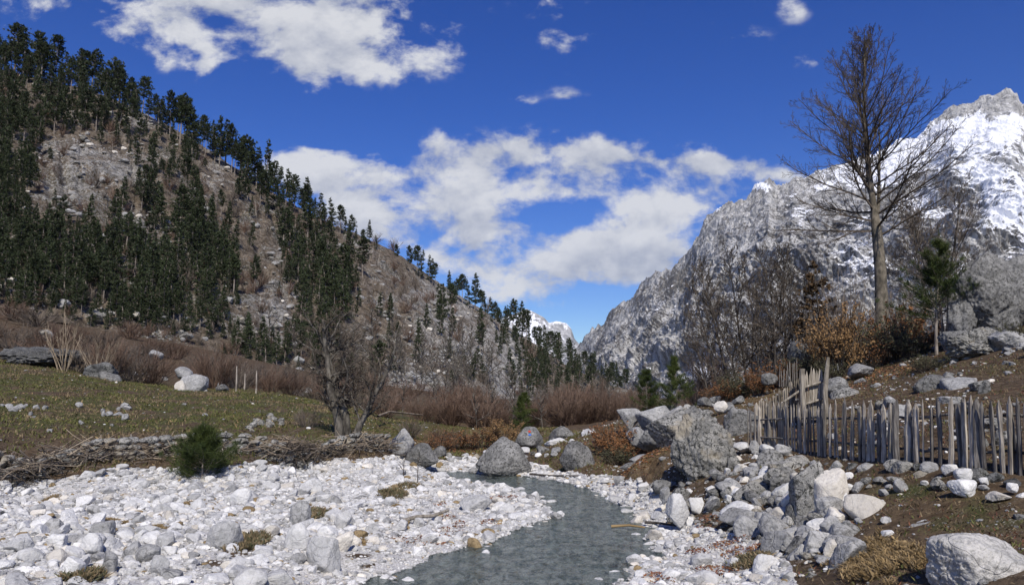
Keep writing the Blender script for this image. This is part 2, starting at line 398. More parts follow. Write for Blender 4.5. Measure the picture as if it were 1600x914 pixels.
# ground sheet (one sheet to the horizon), fine in front of the camera
az = np.r_[np.linspace(-180, -56, 26)[:-1], np.linspace(-56, 50, 860), np.linspace(50, 180, 26)[1:-1]]
az = np.radians(az); rr = np.r_[0.5, np.exp(np.linspace(math.log(2.5), math.log(160), 560)), np.exp(np.linspace(math.log(175), math.log(9500), 40))]
A_, R_ = np.meshgrid(az, rr); gx = (np.sin(A_)*R_).ravel(); gy = (np.cos(A_)*R_).ravel()
gz = ground_z(gx, gy); gz = np.where(np.hypot(gx, gy) > 400, -2.0, gz)
na, nr = len(az), len(rr)
I, J = np.meshgrid(np.arange(nr-1), np.arange(na), indexing='ij'); J2 = (J+1) % na
gf = np.stack([I*na+J, (I+1)*na+J, (I+1)*na+J2, I*na+J2], -1).reshape(-1, 4)[:, ::-1]
gpx, gpy, gd = proj(np.c_[gx, gy, gz])
HOLES = [(372,862,40,15),(330,880,30,9),(600,885,70,9),(20,905,60,7),(560,868,40,6)]
front = gy > 3
grav = (gravel_mask(gx, gy, gz) & front).astype(float)
for cx, cy, rx, ry in HOLES: grav *= 1-.75*np.exp(-(((gpx-cx)/rx)**2+((gpy-cy)/ry)**2)*1.2)
grav = np.maximum(grav, .38*in_poly(gpx, gpy, PILE)*front)
grav = np.maximum(grav, (stream_sd(gx, gy) < .3)*1.0*(gy > 0))
def gb(cx, cy, rx, ry): return np.exp(-(((gpx-cx)/rx)**2+((gpy-cy)/ry)**2))*front
green = np.clip(gb(200,640,420,50)*1.0+gb(540,660,150,40)+gb(60,590,120,20)*.8+gb(900,700,60,12)*.5+gb(1420,765,110,20)*.8+gb(1580,800,90,30)*.8+gb(1400,590,90,22)*.5+gb(1480,820,90,20)*.6+gb(1500,650,120,24)*.5+gb(1560,575,80,20)*.5, 0, 1)
warm = np.clip(gb(1000,712,70,30)*.8+gb(690,680,160,16)+gb(1450,810,200,60)*.35+gb(1180,625,80,15), 0, 1)
me = mesh_np("ground", np.c_[gx, gy, gz], gf, [], smooth=True, attrs={'cover': np.c_[grav, green, warm]})
m, t = newmat("ground_cover")
ps = t.n('ShaderNodeNewGeometry').outputs['Position']
cv = t.n('ShaderNodeSeparateColor', {0: t.n('ShaderNodeAttribute', attribute_name='cover').outputs['Color']})
n1 = t.noise(ps, .9, 5, .6); n2 = t.noise(ps, 6, 5, .65); n3 = t.noise(ps, 34, 4, .6)
c = t.mix(t.ss(n2, .35, .65), (.060,.042,.027), (.125,.090,.058))
c = t.mix(t.math('MULTIPLY', cv.outputs[2], .8), c, t.mix(t.ss(n2, .4, .6), (.12,.075,.035), (.20,.135,.062)))
gr = t.math('MULTIPLY', t.ss(t.math('ADD', cv.outputs[1], t.math('MULTIPLY', t.math('SUBTRACT', n2, .5), 1.2)), .35, .85), t.ss(n1, .40, .56))
c = t.mix(gr, c, t.mix(t.ss(n3, .4, .65), (.045,.050,.020), (.110,.105,.040)))
c = t.mix(t.math('MULTIPLY', t.ss(n3, .60, .68), t.ss(t.noise(ps, 2.2, 3), .5, .62)), c, (.46,.44,.40))
g2 = t.mix(t.ss(n3, .4, .62), (.40,.385,.36), (.62,.61,.59))
g2 = t.mix(t.math('MULTIPLY', t.ss(n2, .60, .74), .7), g2, (.24,.18,.12))
c = t.mix(t.ss(t.math('ADD', cv.outputs[0], t.math('MULTIPLY', t.math('SUBTRACT', n2, .5), .5)), .4, .6), c, g2)
bsdf(t, c, .95, t.math('ADD', n2, t.math('MULTIPLY', n3, .5)), .8, .06, spec=.1)
me.materials.append(m)
tag(obj("ground", me), kind='structure')

# water: a level sheet that shows only where the bed dips under it
m, t = newmat("stream_water"); ps = t.n('ShaderNodeNewGeometry').outputs['Position']
pv = t.mul3(ps, (1.0, .7, 1.0)); p3 = t.mul3(ps, (1.6, .6, 1.0))
wn = t.math('ADD', t.noise(pv, 4.2, 4, .6, 1.0), t.math('MULTIPLY', t.noise(pv, 17, 3, .6, .5), .35))
milky = t.ss(t.noise(p3, 4.0, 6, .7, .8), .38, .62)
wc = t.mix(milky, (.035,.048,.045), (.22,.24,.215))
fo = t.math('MULTIPLY', t.ss(t.noise(pv, 7.0, 6, .75, 1.2), .58, .70), t.ss(t.noise(ps, 1.1, 3), .42, .6))
wc = t.mix(t.math('MULTIPLY', fo, .7), wc, (.55,.58,.60))
dif = t.n('ShaderNodeBsdfPrincipled', {'Base Color': wc, 'Roughness': .05}); dif.inputs['IOR'].default_value = 1.33
bn = t.n('ShaderNodeBump', {'Strength': .9, 'Distance': .10, 'Height': wn}); t.t.links.new(bn.outputs[0], dif.inputs['Normal'])
tr = t.n('ShaderNodeBsdfTransparent', {'Color': (.55,.63,.62,1)})
mx = t.n('ShaderNodeMixShader', {0: .42, 1: dif.outputs[0], 2: tr.outputs[0]})
t.t.links.new(mx.outputs[0], t.n('ShaderNodeOutputMaterial').inputs[0])
wx = np.linspace(-7, 8.5, 90); wy = np.linspace(-4, 33, 180); WX, WY = np.meshgrid(wx, wy)
ok = stream_sd(WX.ravel(), WY.ravel()) < 1.6
wz = .012*fbm(np.c_[WX.ravel()*2, WY.ravel()*1.5, WX.ravel()*0], 3)
I, J = np.meshgrid(np.arange(179), np.arange(89), indexing='ij'); q = np.stack([I*90+J, I*90+J+1, (I+1)*90+J+1, (I+1)*90+J], -1).reshape(-1, 4)
q = q[ok[q].all(1)]
used = np.unique(q); mp = np.zeros(len(wz), int); mp[used] = np.arange(len(used))
wm = mesh_np("water", np.c_[WX.ravel(), WY.ravel(), wz][used], mp[q], [m], smooth=True)
tag(obj("water", wm), kind='structure')

# ------------------------------------------------------------------ hills and mountains: ruled between a foot line and a ridge line
def interp_line(pts, s):
    pts = np.array(pts); d = np.r_[0, np.cumsum(np.linspace(1, 1, len(pts)-1))]/(len(pts)-1)
    return np.c_[[np.interp(s, d, pts[:, k]) for k in range(3)]].T
def px_line(spec, n=80):
    """spec of (px,py,D) -> evenly sampled by px"""
    a = np.array(spec, float); xs = np.linspace(a[0, 0], a[-1, 0], n)
    D = np.exp(np.interp(xs, a[:, 0], np.log(a[:, 2]))); py = np.interp(xs, a[:, 0], a[:, 1])
    return np.array([P(x, y, d) for x, y, d in zip(xs, py, D)])
def relief(foot, ridge, ns, nt, disp, name, back=.5, tpow=1.0):
    s = np.linspace(0, 1, ns); t = np.r_[np.linspace(0, 1, nt), 1+np.linspace(0, 1, nt//4)[1:]]
    fo = interp_line(foot, s); ri = interp_line(ridge, s)
    Sg, Tg = np.meshgrid(np.arange(ns), t); Sg = Sg.ravel(); Tg = Tg.ravel()
    a, b = fo[Sg], ri[Sg]; tt = np.minimum(Tg, 1)
    p = a + (b-a)*tt[:, None]
    p[:, 2] = a[:, 2] + (b[:, 2]-a[:, 2])*tt**tpow
    over = np.maximum(Tg-1, 0); h = np.maximum(b[:, 2]-a[:, 2], 5)
    dirn = (b-a)[:, :2]; dirn = dirn/np.maximum(np.linalg.norm(dirn, axis=1), 1e-6)[:, None]
    p[:, :2] += dirn*(over*h*1.6)[:, None]; p[:, 2] -= over*h*1.1
    p = disp(p, Sg/(ns-1), Tg)
    n2 = len(t); I, J = np.meshgrid(np.arange(n2-1), np.arange(ns-1), indexing='ij')
    f = np.stack([I*ns+J, I*ns+J+1, (I+1)*ns+J+1, (I+1)*ns+J], -1).reshape(-1, 4)
    return p, f, Sg/(ns-1), Tg
LH_FOOT = px_line([(-420,450,70),(-160,478,80),(0,492,84),(100,508,88),(200,524,94),(330,552,102),(460,580,112),(600,608,128),(750,624,158),(880,626,215),(960,625,300),(1010,622,380)])
LH_RIDGE = px_line([(-420,-120,190),(-160,20,205),(0,110,215),(60,124,220),(130,140,222),(200,168,226),(245,190,230),(330,238,238),(400,284,246),(430,302,250),(500,342,268),(560,368,285),(620,396,300),(680,440,318),(740,478,340),(790,508,362),(840,540,385),(890,572,405),(950,600,430),(1010,616,450)])
def lh_disp(p, s, t):
    k = np.sin(np.pi*np.clip(t, 0, 1)*.92+.08)
    q = np.c_[p[:, 0]*.016, p[:, 1]*.011, p[:, 2]*.008]
    d = k*(7.5*fbm(q, 3) ) + (.25+.75*k)*(1.5*ridged(np.c_[p[:, 0]*.09, p[:, 1]*.05, p[:, 2]*.05], 4)-1.6) + .5*fbm(p*.4, 3)
    # gullies that run down the slope
    g = ridged(np.c_[s*26, t*1.6, s*0], 2); d -= k*2.6*np.clip(g-1.1, 0, 1)
    nrm = np.array([.42, -.55, .72]); nrm /= np.linalg.norm(nrm)
    return p + d[:, None]*nrm
LHs, LHt = 620, 380
hp, hf, hs, ht = relief(LH_FOOT, LH_RIDGE, LHs, LHt, lh_disp, "hill")
hx, hy, hd = proj(hp)
# bare scree: long streaks and crags, placed where the photograph's slope is bare
def blobs(x, y, L):
    o = np.zeros(len(x))
    for cx, cy, rx, ry, wt in L: o = np.maximum(o, wt*np.exp(-(((x-cx)/rx)**2+((y-cy)/ry)**2)))
    return o
BARE = [(120,240,60,40,.6),(100,300,50,30,.4),(180,260,60,40,.6),(250,400,40,40,.6),(205,345,40,25,.6),(330,300,40,40,.5),(345,255,20,25,.9),(425,490,40,40,.75),(445,400,30,30,.4),(230,185,40,20,.8),
        (710,465,70,45,1.1),(690,520,50,70,.9),(795,575,34,70,1.3),(830,640,26,34,1.3),(745,540,50,60,.9),(640,600,50,40,.9),(600,470,40,40,.5),(560,390,30,20,.6),(300,400,30,50,.5),(150,490,20,12,.9),(660,470,40,40,.5),(480,650,30,14,.4)]
scree = blobs(hx, hy, BARE)
hm = mesh_np("hill", hp, hf, [], smooth=False, attrs={'scree': scree})
m, t = newmat("hillside"); ps = t.n('ShaderNodeNewGeometry').outputs['Position']
at = t.n('ShaderNodeAttribute', attribute_name='scree').outputs['Fac']
pv = t.mul3(ps, (1.0, .55, .45)); n1 = t.noise(pv, .12, 5, .65, .6); n2 = t.noise(pv, .8, 5, .7, .4); n3 = t.noise(ps, 2.6, 4, .65)
c = t.mix(t.ss(n2, .38, .62), (.095,.075,.054), (.245,.20,.15))
c = t.mix(t.math('MULTIPLY', t.ss(n1, .50, .62), .55), c, (.070,.072,.038))
rk = t.ss(t.math('ADD', t.math('ADD', t.math('MULTIPLY', at, .26), n1), t.math('MULTIPLY', t.math('SUBTRACT', n3, .5), 1.1)), .57, .70)
rc = t.mix(t.ss(n2, .35, .65), (.17,.16,.145), (.52,.50,.46))
c = t.mix(rk, c, rc)
c = t.mix(t.math('MULTIPLY', t.ss(n3, .60, .70), .75), c, (.42,.40,.37))
bsdf(t, c, .95, t.math('ADD', n2, n3), 1.0, .9, spec=.1); hm.materials.append(m)
tag(obj("hill", hm), kind='structure')

# right-hand massif
RM_FOOT = px_line([(880,640,3300),(1000,650,2400),(1150,660,1700),(1300,660,1350),(1500,660,1150),(1700,650,1000),(2100,640,900)])
RM_RIDGE = px_line([(880,570,3900),(905,545,3800),(925,520,3700),(945,508,3600),(958,488,3500),(985,472,3400),(1000,455,3300),(1020,436,3200),(1045,428,3100),(1070,410,3050),(1078,400,3000),(1088,372,2950),(1105,345,2900),(1125,326,2850),(1150,318,2820),(1172,308,2800),(1190,292,2780),(1203,285,2760),(1213,298,2750),(1225,288,2740),(1240,275,2730),(1258,282,2720),(1290,272,2700),(1330,258,2680),(1370,246,2660),(1400,230,2640),(1430,222,2620),(1460,198,2600),(1480,178,2590),(1495,172,2580),(1520,166,2570),(1545,152,2560),(1575,148,2550),(1590,154,2545),(1596,170,2540),(1610,160,2530),(1660,120,2500),(1750,60,2450),(1900,40,2400),(2100,80,2400)], 300)
def rm_disp(p, s, t):
    k = np.sin(np.pi*np.clip(t, 0, 1)*.9+.1)*.8+.05; k2 = np.clip(1.15-t, .12, 1)
    sp = ridged(np.c_[p[:, 0]*.0016, p[:, 1]*.0016, p[:, 2]*.0006], 3, .55)-1.1
    mid = ridged(np.c_[p[:, 0]*.006+p[:, 2]*.003, p[:, 1]*.005, p[:, 2]*.0035], 5, .55)-1.2
    rib = ridged(np.c_[p[:, 0]*.0062+p[:, 2]*.0045, p[:, 1]*.003, p[:, 2]*.0012], 4, .6)-1.2
    d = k*190*sp + (.15+.85*k)*(50*mid+75*rib) + 7*ridged(p*.022, 4, .6)
    # ledges
    led = np.sin((p[:, 2]+60*fbm(p*.002, 2))*.045+p[:, 0]*.004)*9*k
    nrm = np.array([-.35, -.80, .35]); nrm /= np.linalg.norm(nrm)
    o = p + (d*k2.clip(.2)+led)[:, None]*nrm; o[:, 2] += sst(t, .6, 1)*np.where(p[:, 0] > -1e9, 30*(ridged(np.c_[p[:, 0]*.009, p[:, 1]*.009, p[:, 2]*.006], 5, .62)-1.3), 0)*np.interp(s, [0, .1, .3, 1], [1.0, 1.2, 1.0, .7])
    return o
RMs, RMt = 1000, 560
rp, rf, rsx, rt = relief(RM_FOOT, RM_RIDGE, RMs, RMt, rm_disp, "mountain")
rx_, ry_, rd_ = proj(rp)
SNOW = [(1430,240,100,40,1.2),(1520,215,90,36,1.35),(1570,330,50,60,1.0),(1540,270,60,40,1.1),(1370,275,80,26,1.1),(1580,200,40,30,1.0),(1460,330,60,50,.75),(1345,400,50,50,.6),(1290,285,50,20,.6),(1250,330,30,40,.4),(1190,292,22,8,1.0),
        (1090,585,40,16,.8),(1170,500,30,50,.3),(1060,480,40,24,.35),(1480,420,80,50,.6),(1150,600,40,20,.45),(1620,300,100,120,.9),(1300,480,60,40,.35),(1110,325,40,8,.6),(1550,160,60,10,.5)]
snow = blobs(rx_, ry_, SNOW)
rm = mesh_np("mountain", rp, rf, [], smooth=False, attrs={'snowy': snow*np.clip(1-.9*np.exp(-((rx_-1545)/40)**2-((ry_-165)/11)**2), 0, 1)})
def mountain_mat(name, sc, veg):
    m, t = newmat(name); g = t.n('ShaderNodeNewGeometry'); ps = g.outputs['Position']
    at = t.n('ShaderNodeAttribute', attribute_name='snowy').outputs['Fac']
    nz = t.n('ShaderNodeSeparateXYZ', {0: g.outputs['Normal']}).outputs[2]
    pv = t.mul3(ps, (sc, sc, sc*.55)); n1 = t.noise(pv, .006, 6, .65, .5); n2 = t.noise(pv, .03, 6, .7, .3); n3 = t.noise(pv, .11, 4, .7)
    c = t.mix(t.ss(n2, .36, .64), (.25,.25,.245), (.56,.555,.54))
    c = t.mix(t.math('MULTIPLY', t.ss(n3, .53, .62), .6), c, (.11,.11,.107))
    lowz = t.n('ShaderNodeSeparateXYZ', {0: ps}).outputs[2]
    vg = t.math('MULTIPLY', t.ss(t.math('ADD', n1, t.math('MULTIPLY', t.math('SUBTRACT', n3, .5), .9)), .46, .58), veg)
    vg = t.math('MULTIPLY', t.math('MULTIPLY', vg, t.ss(lowz, 1000.0, 450.0)), .85)
    c = t.mix(vg, c, t.mix(t.ss(n3, .4, .6), (.035,.036,.030), (.095,.082,.07)))
    sv = t.math('ADD', t.math('MULTIPLY', at, .92), t.math('ADD', t.math('MULTIPLY', nz, .34), t.math('ADD', t.math('MULTIPLY', t.math('SUBTRACT', n2, .5), 1.3), t.math('ADD', t.math('MULTIPLY', t.math('SUBTRACT', n3, .5), .35), t.math('MULTIPLY', t.math('SUBTRACT', n1, .5), 1.9)))))
    c = t.mix(t.ss(sv, .62, .68), c, (.86,.88,.92))
    bsdf(t, c, .9, t.math('ADD', n2, t.math('MULTIPLY', n3, .5)), 1.0, 12.0, spec=.15); return m
M_MTN = mountain_mat("mountain_rock", 1.0, 1.0); rm.materials.append(M_MTN)
tag(obj("mountain", rm), kind='structure')
# far snowy peak in the gap
FP_FOOT = px_line([(700,640,7000),(900,640,7000),(1000,640,7000)])
FP_RIDGE = px_line([(680,470,8000),(780,500,8000),(815,486,8000),(822,482,8000),(835,488,8000),(850,496,8000),(858,505,8000),(870,502,8000),(885,505,8000),(893,514,8000),(898,530,8000),(910,542,8000),(940,560,8000),(1000,590,8000)], 160)
def fp_disp(p, s, t):
    d = 120*(ridged(p*.0016, 5, .6)-1)*np.clip(1.1-t, .1, 1); return p + d[:, None]*np.array([-.3, -.9, .2])
fp, ff, fs_, ft_ = relief(FP_FOOT, FP_RIDGE, 260, 160, fp_disp, "far")
fa, fb, _ = proj(fp)
fm = mesh_np("far_mountain", fp, ff, [mountain_mat("far_mountain_rock", .45, .15)], smooth=False, attrs={'snowy': .18+.42*np.exp(-((fb-500)/20)**2)})
tag(obj("mountain", fm), kind='structure')
print("terrain", time.time()-T0)
#@@PART2
# ------------------------------------------------------------------ rocks
def ico(sub):
    t = (1+5**.5)/2
    v = [(-1,t,0),(1,t,0),(-1,-t,0),(1,-t,0),(0,-1,t),(0,1,t),(0,-1,-t),(0,1,-t),(t,0,-1),(t,0,1),(-t,0,-1),(-t,0,1)]
    v = [np.array(x, float)/math.hypot(1, t) for x in v]
    f = [(0,11,5),(0,5,1),(0,1,7),(0,7,10),(0,10,11),(1,5,9),(5,11,4),(11,10,2),(10,7,6),(7,1,8),(3,9,4),(3,4,2),(3,2,6),(3,6,8),(3,8,9),(4,9,5),(2,4,11),(6,2,10),(8,6,7),(9,8,1)]
    for _ in range(sub):
        c = {}; nf = []
        def mid(a, b):
            k = (min(a, b), max(a, b))
            if k not in c:
                x = v[a]+v[b]; v.append(x/np.linalg.norm(x)); c[k] = len(v)-1
            return c[k]
        for a, b, d in f:
            x, y, z = mid(a, b), mid(b, d), mid(d, a); nf += [(a, x, z), (b, y, x), (d, z, y), (x, y, z)]
        f = nf
    return np.array(v), np.array(f)
ICO = {k: ico(k) for k in range(0, 6)}
def rock_shape(seed, sub=3, cuts=14, rough=.06, soft=.06, stretch=(1, 1, 1)):
    r = np.random.RandomState(seed); v, f = ICO[sub]
    n = r.normal(size=(cuts, 3)); n /= np.linalg.norm(n, axis=1)[:, None]; d = r.uniform(.55, 1.0, cuts)
    dot = v @ n.T
    rad = np.where(dot > .05, d[None]/np.maximum(dot, .05), 9.0)
    # soft minimum of the cutting planes keeps the edges worn
    k = 1/soft; m = -np.log(np.exp(-k*np.minimum(rad, 2.5)).sum(1)+np.exp(-k*1.15))/k
    p = v*m[:, None]
    if rough:
        p *= (1 + rough*fbm(v*1.7+seed*3.1, 3) + rough*.7*fbm(v*5+seed, 3 if sub > 3 else 2))[:, None]
        if sub >= 4: p *= (1 - rough*1.3*np.clip(ridged(v*np.array([1.6,1.6,3.4])+seed*1.7, 3)-1.30, 0, 1) + rough*.5*fbm(v*12+seed, 4))[:, None]
    p *= np.array(stretch)
    lo, hi = p.min(0), p.max(0); return (p-(lo+hi)/2)/((hi-lo)/2), f
def rock_mesh(seed, mat, sub=4, cuts=13, rough=.07, soft=.05, smooth=None, taper=1.0):
    p, f = rock_shape(seed, sub, cuts, rough, soft)
    k = 1+(taper-1)*np.clip((p[:, 2]+.6)/1.6, 0, 1); p[:, 0] *= k; p[:, 1] *= k; p[:, :2] /= np.abs(p[:, :2]).max(0)
    me = mesh_np("rock", p, f, [mat], smooth=(sub >= 4) if smooth is None else smooth)
    return me
TONES = {'w': M_WHITE, 'c': M_WHITE2, 'p': M_PALE, 'g': M_GREY, 'l': M_LICH, 'd': M_DARK, 'b': M_BROWN, 'v': M_BIG, 'q': M_PALE2}
BOULD = []
def boulder(cx, yb, wpx, hpx, tone, label, D=None, dep=.85, seed=None, cuts=12, rough=.07, soft=.045, tilt=0, name='boulder', cat='boulder', group=None, bury=.16, sub=None, z=None, rz=None, taper=1.0):
    g = hit(cx, yb) if D is None else P(cx, yb, D)
    sc = (CP*g[1]+SP*(g[2]-EYE))/F; wm, hm_ = wpx*sc/2, hpx*sc/2
    if sub is None: sub = 5 if wpx > 85 else 4
    seed = seed if seed is not None else int(cx*7+yb*3) % 9973
    me = rock_mesh(seed, TONES[tone], sub, cuts, rough, soft, taper=taper)
    hz = hm_*(1+bury)
    o = obj(name, me, loc=(g[0], g[1]+wm*dep*.75, g[2]+hm_-hm_*bury), scale=(wm, wm*dep, hz))
    o.rotation_euler = (0, math.radians(tilt), 0)
    BOULD.append((o.location[0], o.location[1], wm, wm*dep))
    return tag(o, label, cat, group)

# big boulders at the bend and down the right bank -- (centre x, foot y, width, height)
B = boulder
B(1108,768,104,126,'l',"huge grey weathered boulder overhanging the stream bank left of the fence", D=16.6, seed=47, cuts=7, dep=.85, rough=.15, soft=.12, tilt=-12)
B(1062,700,95,62,'l',"broad cracked grey boulder behind the huge weathered one", D=20.5, seed=77, dep=1.0)
B(1168,700,62,64,'g',"smooth domed grey boulder against the left end of the picket fence", D=19.5, seed=5, cuts=8)
B(786,742,92,58,'g',"pointed grey boulder with a diagonal crack beside the upper stream", D=25, seed=101, cuts=9, rough=.07, taper=.38)
B(905,742,64,52,'g',"upright square grey boulder at the stream edge below the copper bush", D=24, seed=12, cuts=10, taper=.85)
B(657,729,54,36,'g',"cracked dark grey boulder at the end of the brush-topped wall", D=26, seed=222, cuts=9, taper=.6)
B(626,712,42,42,'p',"pale pointed boulder behind the cracked dark one at the wall end", D=28, seed=61, taper=.5)
B(828,697,46,30,'g',"triangular grey rock above the bend, left of its low twin", D=31, seed=7, cuts=8, taper=.4)
B(880,692,44,26,'g',"low triangular grey rock above the bend beside a small white rock", D=31, seed=9, cuts=8, taper=.45)
B(921,690,24,20,'w',"small white rock left of the copper bush", D=29, seed=3)
B(870,700,40,16,'w',"flat white slab above the bend", D=30, seed=23)
B(1010,748,30,26,'w',"white block on the brown bank above the right gravel", D=20.5, seed=15)
B(985,668,40,30,'p',"pale fractured rock at the left of the bank-top outcrop", D=27, seed=16)
B(1000,695,40,28,'p',"grey block at the foot of the bank-top outcrop", D=25.5, seed=19)
B(1028,703,58,30,'g',"wide grey block under the bank-top outcrop", D=24, seed=20)
B(1025,676,60,42,'p',"jagged pale grey rock of the bank-top outcrop under the young pines", D=26, seed=27, cuts=16)
B(1058,668,44,34,'p',"rounded pale rock on the right of the bank-top outcrop", D=26, seed=28)
B(1088,660,40,26,'g',"small grey rock on the crest between pine and white stone", D=26, seed=30)
B(1129,644,22,18,'c',"cream white stone on the crest path", D=24.5, seed=31)
B(1156,632,20,14,'g',"rounded grey stone on the crest right of the cream one", D=26, seed=33)
B(1104,634,24,14,'g',"low grey stone on the crest left of the cream one", D=27, seed=34)
B(1120,630,20,12,'p',"small pale stone half hidden on the crest", D=28, seed=36)
B(1005,722,40,12,'p',"flat grey outcrop in the brown bank", D=23, seed=35)
B(985,735,30,12,'g',"small flat outcrop in the brown bank nearer the stream", D=22, seed=37)
# rocks under and beside the huge boulder
B(1068,802,38,40,'l',"brownish grey rock wedged left under the huge boulder", D=16.2, seed=52)
B(1036,772,30,22,'g',"dark rounded rock at the stream edge left of the huge boulder", D=17.2, seed=53)
B(1040,785,16,24,'p',"small upright grey stone at the water's edge", D=16, seed=54)
B(1062,818,36,46,'w',"white standing block at the edge of the right gravel", D=14.6, seed=55, cuts=8)
B(1092,806,28,28,'w',"white block beside the standing one under the huge boulder", D=15.2, seed=56)
B(1118,806,30,30,'p',"half white half grey rock below the dark hollow", D=15, seed=57)
B(1142,790,42,42,'l',"mossy rock on the right side of the dark hollow", D=15.4, seed=58)
B(1146,818,34,18,'g',"flat grey slab at the foot of the mossy rock", D=14.6, seed=59)
B(1165,822,62,36,'w',"long white wedge leaning down to the right gravel", D=13.9, seed=60, tilt=-22, cuts=9)
B(1188,792,76,40,'l',"long slanting grey slab below the stack of white blocks", D=14.6, seed=62, tilt=-24, cuts=9)
B(1208,750,46,48,'g',"rough grey block with a pale top right of the white blocks", D=16, seed=63)
B(1234,730,44,36,'p',"pale topped rough block at the fence foot", D=16.6, seed=64)
B(1250,748,62,34,'l',"wide cracked grey slab right below the fence", D=15.2, seed=65, tilt=-12)
B(1232,776,56,44,'g',"grey rock in the middle of the pile", D=14.4, seed=66)
B(1214,756,34,24,'l',"mossy edged block in the pile", D=14.4, seed=67)
B(1207,812,26,18,'c',"small cream stone between the slabs of the pile", D=13.9, seed=68)
B(1210,840,30,26,'l',"rounded brown grey rock at the foot of the pile", D=12.9, seed=69)
for i, (cx, yb, w_, h_, tn, d_, lb) in enumerate([
 (1163,707,30,16,'w',17.4,"white block topmost left in the stack by the huge boulder"),(1184,712,22,24,'p',17.2,"upright pale block in the top course of the stack"),
 (1203,710,24,16,'w',17.0,"white block at the top right of the stack"),(1184,722,18,12,'w',16.8,"small white block under the upright pale one"),
 (1166,733,20,11,'w',16.6,"bright flat block in the middle of the stack"),(1181,738,18,13,'p',16.4,"grey block in the middle of the stack"),
 (1168,743,22,11,'w',16.3,"second bright flat block of the stack"),(1148,738,24,26,'l',16.5,"dark block at the left of the stack"),
 (1186,762,22,16,'p',15.9,"lower grey block of the stack"),(1166,757,18,12,'p',15.9,"dull block low in the stack"),(1190,748,20,18,'g',16.2,"shaded block at the right of the stack"),
 (1150,755,20,18,'g',16.0,"lowest dark block of the stack")]):
    B(cx, yb, w_, h_, tn, lb, D=d_, seed=300+i, cuts=8, rough=.04, group='blocks stacked by the huge boulder', name='stone_block', cat='stone block', sub=3)
B(1288,818,78,94,'l',"tall twin-faced boulder, grey on its left, in the centre of the pile", D=12.4, seed=81, cuts=8, dep=.8, rough=.06)
B(1306,812,52,80,'c',"tall pinkish white boulder facing the stream in the centre of the pile", D=12.2, seed=82, cuts=8, tilt=8, rough=.05)
B(1251,830,36,42,'d',"dark blue grey rock in the shaded hollow of the pile", D=12.6, seed=83)
B(1262,846,24,28,'d',"small dark rock under the shaded hollow", D=12.2, seed=84)
B(1289,842,42,30,'w',"bright white rock squeezed between grey boulders", D=11.6, seed=85, rough=.1)
B(1366,826,70,50,'c',"rounded cream white boulder on the edge of the earth terrace", D=11.2, seed=86, cuts=26, rough=.04, soft=.12)
B(1342,868,62,48,'g',"grey cracked boulder below the rounded white one", D=10.6, seed=87)
B(1290,896,58,62,'p',"blunt grey boulder with a flat top at the lower middle of the pile", D=10.6, seed=88, cuts=9)
B(1253,902,34,50,'p',"pale leaning stone left of the blunt grey boulder", D=10.7, seed=89, cuts=8, tilt=10)
B(1203,916,48,48,'w',"white angular block at the bottom end of the pile", D=10.7, seed=90, cuts=8)
B(1229,886,22,18,'g',"small grey stone behind the white angular block", D=11, seed=91)
B(1228,836,20,12,'p',"small pale stone in the gap of the pile", D=12.8, seed=92)
B(1330,770,18,14,'w',"small white knob above the rounded white boulder", D=12.6, seed=93)
B(1322,790,24,24,'w',"white stone tucked beside the pinkish boulder", D=12.2, seed=94)
B(1357,878,60,14,'p',"thin slab under the rounded white boulder", D=11.0, seed=95)
B(1560,930,150,88,'v',"large white foreground boulder cut by the lower right corner", D=7.2, seed=203, cuts=11, rough=.07, dep=.7)
B(1452,846,48,30,'p',"grey craggy rock on the terrace above the straw heap", D=9.8, seed=97, cuts=16, rough=.14)
B(1442,824,18,12,'w',"small white stone behind the craggy rock", D=10, seed=98)
B(1391,841,20,12,'w',"white pebble-shaped stone left of the craggy rock", D=9.9, seed=99, name='stone', cat='stone')
B(1418,838,16,10,'w',"small white stone at the top of the straw heap", D=9.9, seed=100, name='stone', cat='stone')
B(1395,894,26,30,'w',"white stone sunk in the straw heap", D=9.2, seed=102)
B(1510,752,30,20,'w',"upper white stone of the pair below the fence", D=10.5, seed=103, cuts=20, soft=.1)
B(1515,776,42,26,'w',"lower white stone of the pair below the fence", D=10.2, seed=104, cuts=20, soft=.1)
B(1542,758,18,12,'w',"single white stone right of the pair below the fence", D=10.4, seed=105)
B(1585,768,18,14,'w',"small pointed white stone near the right fence end", D=9.8, seed=106)
B(1568,783,34,14,'c',"long low cream stone near the right fence end", D=9.7, seed=107)
B(1603,782,20,12,'w',"white stone by the right edge below the fence", D=9.7, seed=108)
B(1386,776,20,12,'p',"grey stone lying on the terrace turf", D=11.6, seed=109)
B(1540,820,24,9,'p',"flat grey stone flush with the terrace earth", D=9.3, seed=110)
B(1602,822,26,18,'g',"grey rock at the right edge of the terrace", D=9.0, seed=111)
